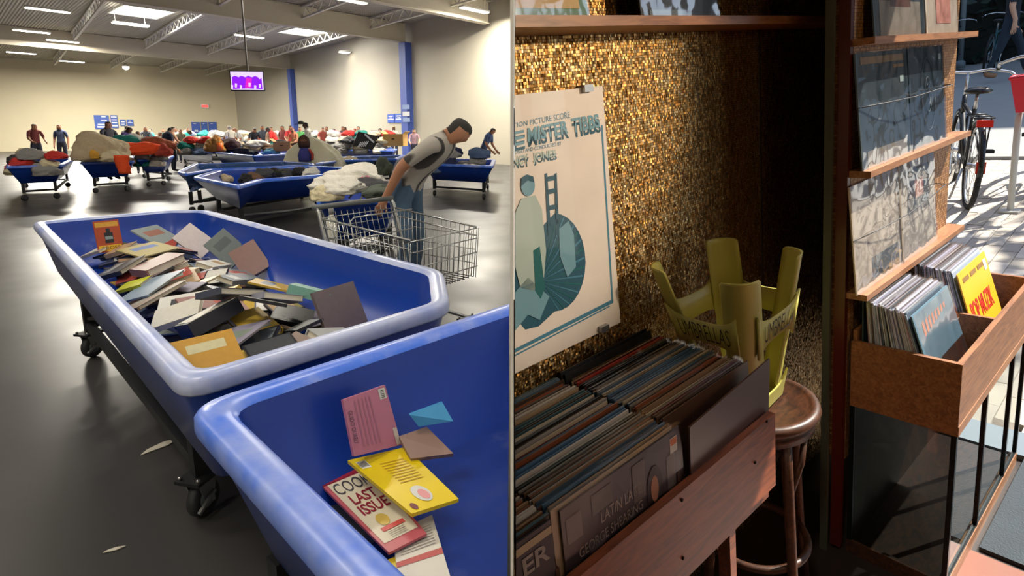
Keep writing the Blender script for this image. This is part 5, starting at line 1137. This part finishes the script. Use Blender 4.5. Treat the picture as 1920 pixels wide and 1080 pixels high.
# ------------------------------------------------------------ wooden record bin on the glass case
RX0, RX1, RY0, RY1, RZ0, RZ1 = 1.745, 2.60, .377, .648, .536, .75
t = empty('record_bin', 'oak record bin with two compartments on top of the glass case', 'bin', (RX0, RY0, RZ0))
def rb(a, b, name, m): return part(MB().bb((a[0] - RX0, a[1] - RY0, a[2] - RZ0), (b[0] - RX0, b[1] - RY0, b[2] - RZ0)), name, m, t)
rb((RX0, RY0, RZ0), (RX1, RY0 + .014, RZ1), 'front_board', OAK); rb((RX0, RY0 + .014, RZ0), (RX0 + .014, RY1, RZ1), 'end_board', OAK); rb((RX1 - .014, RY0 + .014, RZ0), (RX1, RY1, RZ1), 'end_board', OAK)
rb((RX0 + .014, RY1 - .01, RZ0), (RX1 - .014, RY1, RZ1 + .03), 'back_board', OAK); rb((RX0 + .014, RY0 + .014, RZ0), (RX1 - .014, RY1 - .01, RZ0 + .012), 'bottom_board', OAK); rb((2.165, RY0 + .014, RZ0 + .012), (2.177, RY1 - .01, RZ1 - .015), 'divider', OAK)
rb((RX0, RY0 - .002, RZ0), (RX1, RY0, RZ0 + .03), 'edge_strip', OAKL)
LC = [('lilac', (176, 176, 200)), ('pale blue', (150, 166, 188)), ('white', (206, 206, 214)), ('grey', (120, 128, 138)), ('pink', (190, 150, 160)), ('lilac', (184, 182, 206)), ('slate', (84, 98, 112)), ('white', (200, 200, 210)), ('brown', (96, 70, 50))]
random.seed(44)
stack(1.93, .425, .595, RZ0 + .014, 46, .30, .08, 'near compartment of the oak bin', 'records in the near oak compartment', LC, .005, pf=.9)
stack(2.345, .432, .595, RZ0 + .016, 42, .28, .08, 'far compartment of the oak bin', 'records in the far oak compartment', LC, .005, pf=.9)
t = empty('record', 'blue record with orange script title at the front of the near oak compartment', 'record', (1.925, .408, RZ0 + .016), rx(-.31))
part(MB().bb((-w, 0, 0), (w, .004, LPW)), 'cover', paint((96, 128, 146), .35), t)
for k in range(8): part(MB().prism([tb(.14 + k * .085, .76 + k * .012, .20 + k * .085, .9)(u, v) for u, v in ((0, 0), (.8, .1), (1, 1), (.2, .85))], (0, 1, 0), .0003), 'title_mark', paint((206, 120, 84), .5), t)
for u0, v0, u1, v1, c in ((.35, .0, 1, .5, (48, 32, 30)), (.45, .12, .6, .42, (150, 80, 60)), (.74, .2, .9, .5, (170, 104, 80)), (.0, .0, .3, .2, (190, 186, 180))): part(patch(tb(u0, v0, u1, v1), 0, 0, 1, 1), 'cover_print', paint(c, .4), t)
m = MB(); m.smooth = True; g = [[Vector((-w + LPW * i / 18, -.004 - .004 * abs(noise.noise((i * .4, j * .3, 3))), LPW * j / 18)) for i in range(19)] for j in range(19)]; m.rings(g, close=False); part(m, 'plastic_sleeve', clear_mat('plastic_film_20', gloss=.2, rough=.12), t)
t = empty('record', 'yellow record with red lettering and teal fan at the front of the far oak compartment', 'record', (2.345, .414, RZ0 + .018), rx(-.29))
part(MB().bb((-w, 0, 0), (w, .004, LPW)), 'cover', paint((232, 176, 40), .4), t)
part(text_fit('POP MUZIK', paint((206, 50, 34), .5), tb(.08, .44, .84, .66), bold=.02), 'lettering', None, t)
for k in range(7):
    a0, a1 = math.radians(200 + k * 18), math.radians(213 + k * 18); c = (.62, .36)
    part(MB().prism([(-w + LPW * (c[0] + r * math.cos(a_)), -.0012, LPW * (c[1] + r * math.sin(a_))) for r, a_ in ((.05, a0), (.36, a0), (.36, a1), (.05, a1))], (0, 1, 0), .0003), 'fan_print', paint(((40, 110, 130), (28, 76, 96))[k % 2], .4), t)
for k in range(3): part(patch(tb(.1 + k * .26, .88, .3 + k * .26, .93), 0, 0, 1, 1), 'title_mark', paint((140, 104, 50), .5), t)
part(patch(tb(.84, .82, .94, .94), 0, 0, 1, 1), 'price_sticker', paint((206, 206, 200), .5), t)
t = empty('record_divider_card', 'dark teal divider card with pale capitals behind the near oak records', 'card', (1.93, .622, RZ0 + .02), rx(-.02)); part(MB().bb((-w, 0, 0), (w, .003, LPW + .02)), 'card', paint((40, 58, 66), .5), t); part(text_fit('VARIOUS ARTISTS', paint((170, 180, 176), .5), tb(.06, .93, .8, 1.0)), 'lettering', None, t)
# glass case under the bin
FRM = mat('case_dark_metal', (22, 30, 32), .35, metal=.6); GLS = clear_mat('case_glass', (225, 238, 236), gloss=.04, rough=.01); GLE = clear_mat('case_end_glass', (104, 108, 106), gloss=.05, rough=.01)  # end pane tinted darker: the dimness inside the case is put into its colour
t = empty('glass_case', 'glass display case with dark metal frame under the oak record bin', 'display case', (RX0, RY0, 0))
def gc(a, b, name, m, par=None): return part(MB().bb((a[0] - RX0, a[1] - RY0, a[2]), (b[0] - RX0, b[1] - RY0, b[2])), name, m, par or t)
gc((RX0, RY0, .0), (RX1, RY0 + .02, .05), 'bottom_rail', OAKL); gc((RX0, RY0 + .02, 0), (RX1, RY1, .03), 'case_floor', DARKW); gc((RX0, RY0 + .02, .03), (RX0 + .014, RY1, .05), 'bottom_rail', DARKW); gc((RX0 + .02, RY1 - .012, .03), (RX1, RY1, RZ0 - .001), 'back_panel', DARKW)
for x in (RX0, 2.06, 2.40): gc((x, RY0 + .001, .05), (x + .013, RY0 + .014, RZ0 - .001), 'upright', FRM)
gc((RX0, RY1 - .014, .05), (RX0 + .013, RY1, RZ0 - .001), 'upright', FRM); gc((RX1 - .013, RY0 + .001, .05), (RX1, RY0 + .014, RZ0 - .001), 'upright', FRM)
for a, b in ((RX0 + .013, 2.06), (2.073, 2.40), (2.413, RX1 - .013)): part(MB().add([(a - RX0, .007, .05), (b - RX0, .007, .05), (b - RX0, .007, RZ0 - .001), (a - RX0, .007, RZ0 - .001)], [(0, 1, 2, 3)]), 'glass_pane', GLS, t)
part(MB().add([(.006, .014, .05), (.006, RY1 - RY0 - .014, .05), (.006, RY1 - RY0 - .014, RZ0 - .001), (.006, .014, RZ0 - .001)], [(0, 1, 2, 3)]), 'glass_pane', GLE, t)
gc((RX0 + .013, RY0 + .002, .05), (RX1 - .013, RY0 + .012, .058), 'track', FRM)
# ------------------------------------------------------------ floor by the door
TER = mat('terracotta', (126, 70, 48), .45, var=.18, scale=6); MATD = mat('door_mat_grey', (62, 70, 76), .95, bump=.4, bscale=200)
fl_ = empty('floor_tiles', None, None); fl_['kind'] = 'structure'
tile = MB().bb((-.147, -.147, 0), (.147, .147, .006)).mesh('tile', TER)
for i in range(6):
    for j in range(4):
        x = .95 + i * .3; y = .25 - j * .3
        if x > 2.0: continue
        o = link('tile', tile); o.parent = fl_; o.location = (x, y, 0)
solo(MB().bb((2.02, -.5, 0), (FAC - .02, .36, .012)), 'door_mat', MATD, 'dark grey fibre mat on the floor inside the shop door', 'mat')
solo(MB().bb((FAC - .02, -.62, -.02), (FAC + .16, .72, .02)), 'threshold', mat('blue_stone', (96, 110, 120), .6), 'grey stone threshold at the open shop door', 'threshold')
# ============================================================ THE STREET BEYOND THE SHOP DOOR
SL = .10; X0 = FAC + .16
def gz(x): return SL * (x - X0) - .01
def bg_(x, y):                                       # pixel on the sloping street
    d = brd(x, y); k = (gz(0) - HB) / (d.z - SL * d.x); return B0 + d * k
def quadg(x0, x1, y0, y1, dz=0.0): return [(x0, y0, gz(x0) + dz), (x1, y0, gz(x1) + dz), (x1, y1, gz(x1) + dz), (x0, y1, gz(x0) + dz)]
ASPH = mat('street_asphalt', (150, 150, 146), .85, var=.08, scale=5); SLAB_ = mat('sidewalk_bed', (150, 142, 130), .9)
struct(MB().add(quadg(X0, 7.6, -6, 9, -.03), [(0, 1, 2, 3)]), 'floor_sidewalk', SLAB_, clip=True)
struct(MB().add(quadg(7.6, 30, -14, 22, -.03), [(0, 1, 2, 3)]), 'floor_street', ASPH, clip=True)
pv_ = empty('floor_paving', None, None); pv_['kind'] = 'structure'
BRK = [mat('paving_brick_%d' % k, c, .85, var=.12, scale=20) for k, c in enumerate(((196, 186, 170), (184, 174, 158), (206, 196, 182), (174, 164, 152)))]
bms = [MB().bb((-.098, -.048, -.03), (.098, .048, 0)).mesh('paving_brick', b) for b in BRK]
random.seed(3); nb = 0; Rt = Matrix.Rotation(-math.atan(SL), 4, 'Y')
for i in range(23):
    for j in range(13):
        x = X0 + .1 + i * .2; y = .42 + .1 * j + (.1 if False else 0); 
        if x + (i % 2) * 0 > 7.5: continue
        lo, hi = x / 7.6, x / 3.6
        y = .36 + .1 * j; xx = x + (.1 if j % 2 else 0)
        if y > hi + .1 or nb >= 290: continue
        o = link('paving_brick', random.choice(bms)); o.parent = pv_; o.matrix_basis = Matrix.Translation((xx, y, gz(xx) + random.uniform(-.003, .001))) @ Rt; nb += 1
solo(MB().prism(quadg(7.45, 7.6, -5, 9, -.02), (0, 0, 1), .05), 'kerb', mat('kerb_stone', (150, 148, 142), .8), 'long grey kerb stone between the brick sidewalk and the street', 'kerb', clip=True)
# ------------------------------------------------------------ bicycles
BLK = mat('bike_black', (20, 22, 24), .3); TYRE = mat('tyre_black', (18, 18, 20), .7); ALU = mat('bike_alloy', (196, 198, 200), .25, metal=.8)
def bicycle(loc, yaw, label, basket=None, frame=None, simple=False, lean=.06):
    """wheels roll along local x; saddle behind, handlebar in front (+x)"""
    t = empty('bicycle', label, 'bicycle', loc, rz(yaw) @ Matrix.Rotation(-math.atan(SL) * 0, 3, 'Y') @ rx(lean)); fm = frame or BLK; r = .34
    for nm, x in (('rear_wheel', 0.0), ('front_wheel', 1.08)):
        n = 20 if simple else 32
        wl = part(MB().tube([(x + r * math.cos(q * 2 * math.pi / n), 0, r + r * math.sin(q * 2 * math.pi / n)) for q in range(n)], .02, 8, closed=True), nm, TYRE, t)
        part(MB().tube([(x + (r - .03) * math.cos(q * 2 * math.pi / n), 0, r + (r - .03) * math.sin(q * 2 * math.pi / n)) for q in range(n)], .01, 6, closed=True), 'rim', ALU, wl)
        if not simple:
            m = MB()
            for q in range(14): a_ = q * 2 * math.pi / 14; m.tube([(x, .02 * (-1) ** q, r), (x + (r - .03) * math.cos(a_), 0, r + (r - .03) * math.sin(a_))], .0018, 4)
            tag(part(m, 'spokes', ALU, wl), kind='stuff'); part(MB().lathe([(.02, -.045), (.03, -.03), (.02, 0), (.03, .03), (.02, .045)], 12, Matrix.Translation((x, 0, r)) @ Matrix.Rotation(math.pi / 2, 4, 'X')), 'hub', ALU, wl)
            part(MB().tube([(x + (r + .035) * math.cos(q), 0, r + (r + .035) * math.sin(q)) for q in [math.radians(a_) for a_ in range(20, 200, 15)]], .02, 6), 'mudguard', fm, t)
    for a, b, rr in (((.30, 0, .80), (.42, 0, .30), .017), ((.30, 0, .70), (.95, 0, .78), .016), ((.42, 0, .30), (.93, 0, .70), .018), ((.30, 0, .72), (0, .05, r), .009), ((.30, 0, .72), (0, -.05, r), .009), ((.42, 0, .30), (0, .05, r), .010), ((.42, 0, .30), (0, -.05, r), .010), ((.95, 0, .86), (.93, 0, .68), .019), ((.93, .04, .68), (1.08, .05, r), .011), ((.93, -.04, .68), (1.08, -.05, r), .011)):
        part(MB().tube([a, b], rr, 8), 'frame_tube', fm, t)
    sd = part(MB().lathe([(.01, .0), (.09, .005), (.1, .03), (.06, .055), (.01, .06)], 16, Matrix.Translation((.26, 0, .90)) @ Matrix.Diagonal((1.25, .95, 1, 1))), 'saddle', BLK, t); part(MB().tube([(.29, 0, .78), (.27, 0, .91)], .013, 8), 'seat_post', ALU, t)
    hb = part(MB().tube([(.70, -.30, 1.02), (.84, -.29, 1.05), (.93, -.16, 1.08), (.95, 0, 1.06), (.93, .16, 1.08), (.84, .29, 1.05), (.70, .30, 1.02)], .012, 8), 'handlebar', ALU, t)
    for s in (-1, 1): part(MB().tube([(.70, s * .30, 1.02), (.60, s * .31, 1.0)], .017, 8), 'grip', BLK, hb)
    part(MB().tube([(.95, 0, .84), (.95, 0, 1.06)], .013, 8), 'stem', ALU, t)
    part(MB().lathe([(.02, -.01), (.085, -.008), (.085, .008), (.02, .01)], 20, Matrix.Translation((.42, .05, .30)) @ Matrix.Rotation(math.pi / 2, 4, 'X')), 'chainring', ALU, t)
    for s in (-1, 1): cr_ = part(MB().tube([(.42, s * .06, .30), (.42 + s * .1, s * .08, .30 - s * .12)], .009, 6), 'crank', ALU, t); part(MB().box((.42 + s * .1, s * .13, .30 - s * .12), (.09, .08, .025)), 'pedal', BLK, cr_)
    if not simple:
        m = MB()
        for y in (-.06, 0, .06): m.tube([(-.22, y, .74), (.22, y, .74)], .006, 6)
        for x in (-.22, 0, .2): m.tube([(x, -.06, .74), (x, .06, .74)], .006, 6)
        for s in (-1, 1): m.tube([(-.1, s * .06, .74), (0, s * .06, r)], .006, 6)
        part(m, 'luggage_rack', fm, t); part(MB().box((-.25, 0, .70), (.03, .1, .05)), 'rear_light', paint((220, 40, 26), .3), t); part(MB().bb((-.36, -.03, .33), (-.345, .03, .42)), 'rear_reflector', paint((220, 60, 40), .3), t)
        part(MB().tube([(.05, .12, .05), (.12, .05, .3)], .01, 6), 'kickstand', ALU, t)
    if basket:
        m = MB(); x0, x1, y0, y1, z0, z1 = 1.0, 1.32, -.2, .2, .69, .94
        m.add([(x0 + .03, y0 + .03, z0), (x1 - .03, y0 + .03, z0), (x1 - .03, y1 - .03, z0), (x0 + .03, y1 - .03, z0), (x0, y0, z1), (x1, y0, z1), (x1, y1, z1), (x0, y1, z1)], [(3, 2, 1, 0), (0, 1, 5, 4), (1, 2, 6, 5), (2, 3, 7, 6), (3, 0, 4, 7)])
        bk = part(m, 'basket', basket, t); part(MB().tube([(x0, y0, z1), (x1, y0, z1), (x1, y1, z1), (x0, y1, z1)], .015, 6, closed=True), 'basket_rim', basket, bk)
    return t
g = bg_(1806, 412)
bicycle((g.x + .34, g.y + .06, gz(g.x + .34)), math.radians(20), 'black city bicycle seen from behind with a red rear light beside the panel')
g = bg_(1912, 402)
bicycle((g.x + 1.15, g.y + .02, gz(g.x + 1.1)), math.radians(188), 'bicycle facing the shop with a pink red crate on its handlebar', basket=paint((214, 44, 62), .4), frame=mat('bike_grey', (150, 156, 160), .35, metal=.4))
# bicycle stand
g = bg_(1894, 396); RKM = mat('rack_white', (214, 214, 208), .4)
t = empty('bicycle_stand', 'white steel bicycle stand rising from the brick sidewalk', 'bicycle stand', (g.x, g.y, gz(g.x)))
part(MB().tube([(0, 0, -.02), (0, 0, .72), (.05, 0, .78), (.55, 0, .84), (.6, 0, .78), (.6, 0, .04)], .022, 8), 'hoop', RKM, t); part(MB().bb((-.06, -.06, -.005), (.06, .06, .01)), 'foot_plate', RKM, t)
# ------------------------------------------------------------ far side: row of parked bicycles, hedge, lamp post, building
for k in range(7):
    x = 14.0; y = 2.4 + k * .62
    bicycle((x, y, gz(x)), math.radians(8 * (k % 3) - 4), ['black parked bicycle at the near end of the far row', 'second parked bicycle in the far row before the hedge', 'third parked bicycle in the far row before the hedge', 'fourth parked bicycle in the far row before the hedge', 'fifth parked bicycle in the far row before the hedge', 'sixth parked bicycle in the far row before the hedge', 'parked bicycle ending the far row before the hedge'][k], simple=True, frame=[BLK, mat('bike_teal', (40, 84, 90), .4), mat('bike_yellow', (170, 160, 50), .4), BLK, mat('bike_blue', (40, 60, 110), .4), BLK, BLK][k], lean=.12)
g = bg_(1800, 128); t = empty('lamp_post', 'thin grey metal post standing across the street', 'post', (g.x, g.y, gz(g.x))); part(MB().tube([(0, 0, 0), (0, 0, 3.6)], .045, 10), 'shaft', mat('post_grey', (110, 124, 130), .5), t); part(MB().lathe([(.09, 0), (.09, .12), (.05, .16)], 12), 'base', mat('post_grey', (110, 124, 130), .5), t)
bm = bmesh.new(); rnd = random.Random(4)
for k in range(2600):
    c = Vector((16.0 + rnd.gauss(0, .35), rnd.uniform(-3, 13), 0)); c.z = gz(15.6) + rnd.uniform(0, 2.6); q = Matrix.Rotation(rnd.uniform(0, 6), 3, 'Z') @ Matrix.Rotation(rnd.uniform(0, 3), 3, 'X'); s = rnd.uniform(.1, .2)
    bm.faces.new([bm.verts.new(c + q @ Vector(p) * s) for p in ((-1, -.5, 0), (0, -.6, .1), (1, 0, 0), (0, .6, .1))])
me = bpy.data.meshes.new('leaves'); bm.to_mesh(me); bm.free(); me.materials.append(mat('hedge_leaf', (30, 48, 40), .6, var=.4, scale=3))
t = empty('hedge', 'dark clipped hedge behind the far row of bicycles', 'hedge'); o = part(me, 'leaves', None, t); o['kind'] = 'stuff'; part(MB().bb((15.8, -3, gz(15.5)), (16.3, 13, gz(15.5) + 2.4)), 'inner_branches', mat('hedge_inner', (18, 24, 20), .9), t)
t = empty('street_building', 'tall dark brick building across the street behind the hedge', 'building', (17.2, 4, gz(17)))
part(MB().bb((0, -14, -.5), (6, 14, 8.6)), 'wall', mat('dark_brickwork', (70, 58, 52), .85, var=.15, scale=30), t)
for k in range(8):
    for f in range(2): wdw = part(MB().bb((-.04, -12.5 + k * 3.2, 1.2 + f * 3), (.02, -11.1 + k * 3.2, 3.0 + f * 3)), 'window', paint((40, 50, 58), .2), t); part(MB().bb((-.05, -11.85 + k * 3.2, 1.2 + f * 3), (-.03, -11.75 + k * 3.2, 3.0 + f * 3)), 'glazing_bar', SW, wdw)
# walker crossing the street
wk = None
def walker():
    me = person_mesh(.05, 0); return me
g = bg_(1880, 148); me = person_mesh(.06, 0, knee=.0)
for v in me.vertices:
    if v.co.z < .93:
        s = 1 if v.co.x > 0 else -1; v.co.y += -s * .30 * (.93 - v.co.z) / .93
o = link('person', me); o.matrix_world = SHOP @ Matrix.Translation((g.x, g.y - .05, gz(g.x) + .015)) @ rz(math.radians(15)).to_4x4()
for k, m in enumerate((paint(SKIN['l'], .6), cloth((40, 44, 52)), cloth((34, 48, 62)), paint((40, 30, 26), .7), paint((150, 110, 80), .6))): slotmat(o, k, m)
tag(o, 'person in dark jacket and jeans walking across the shaded street', 'person')
# street tree that throws dappled shade, standing just out of view
t = empty('street_tree', 'street tree with leafy crown beside the bicycles', 'tree', (8.9, -1.9, gz(8.9)))
part(MB().tube([(0, 0, -.05), (.05, .05, 1.5), (0, .1, 3.2)], [.16, .12, .09], 10), 'trunk', mat('bark', (84, 70, 58), .9), t)
bm = bmesh.new()
for k in range(900):
    d = Vector((rnd.gauss(0, 1), rnd.gauss(0, 1), rnd.gauss(0, .7))).normalized() * rnd.uniform(.4, 1.5); c = Vector((0, .1, 4.1)) + d; q = Matrix.Rotation(rnd.uniform(0, 6), 3, 'Z') @ Matrix.Rotation(rnd.uniform(0, 3), 3, 'X'); s = rnd.uniform(.06, .12)
    bm.faces.new([bm.verts.new(c + q @ Vector(p) * s) for p in ((-1, -.5, 0), (0, -.6, .1), (1, 0, 0), (0, .6, .1))])
me = bpy.data.meshes.new('leaves'); bm.to_mesh(me); bm.free(); me.materials.append(mat('tree_leaf', (60, 90, 50), .6, var=.4, scale=3)); o = part(me, 'leaves', None, t); o['kind'] = 'stuff'
# ------------------------------------------------------------ warm spot lamp over the poster wall
FRAME = SHOP
t = empty('spot_lamp', 'small warm spot lamp fixed under the shop ceiling', 'lamp', (1.85, -.75, 1.95))
tgt = Vector((.86, WY, 1.50)) - Vector((1.85, -.75, 1.95)); qd = (-tgt).to_track_quat('Z', 'Y').to_matrix().to_4x4()
part(MB().lathe([(.05, -.06), (.055, -.05), (.05, .06), (.02, .08)], 16, qd), 'shade', mat('lamp_black', (24, 24, 24), .4), t); part(MB().bar((0, 0, .02), (0, 0, CZ - 1.95), .02), 'stem', mat('lamp_black', (24, 24, 24), .4), t); part(MB().lathe([(.04, -.061), (.04, -.058)], 16, qd), 'bulb', emis('warm_bulb', (255, 196, 120), 4), t)
ld = bpy.data.lights.new('warm_spot', 'SPOT'); ld.energy = 100; ld.spot_size = math.radians(34); ld.spot_blend = .6; ld.color = (1, .79, .54); ld.shadow_soft_size = .04
lo = bpy.data.objects.new('warm_spot', ld); C.objects.link(lo); lo.parent = t; lo.matrix_basis = Matrix.Translation(tgt.normalized() * .09) @ qd
# unseen pendant added as warm fill for records, board and umbrella stand
t = empty('pendant_lamp', 'round warm paper pendant lamp in the back of the shop', 'lamp', (.95, -1.25, 2.0))
part(MB().lathe([(.02, .2), (.12, .16), (.19, .05), (.2, -.04), (.15, -.14), (.04, -.19)], 24), 'shade', emis('paper_shade_glow', (255, 206, 140), 1.5), t); part(MB().bar((0, 0, .19), (0, 0, CZ - 2.0), .012), 'cable', mat('lamp_black', (24, 24, 24), .4), t)
ld = bpy.data.lights.new('pendant_light', 'POINT'); ld.energy = 105; ld.color = (1, .74, .48); ld.shadow_soft_size = .22
lo = bpy.data.objects.new('pendant_light', ld); C.objects.link(lo); lo.parent = t
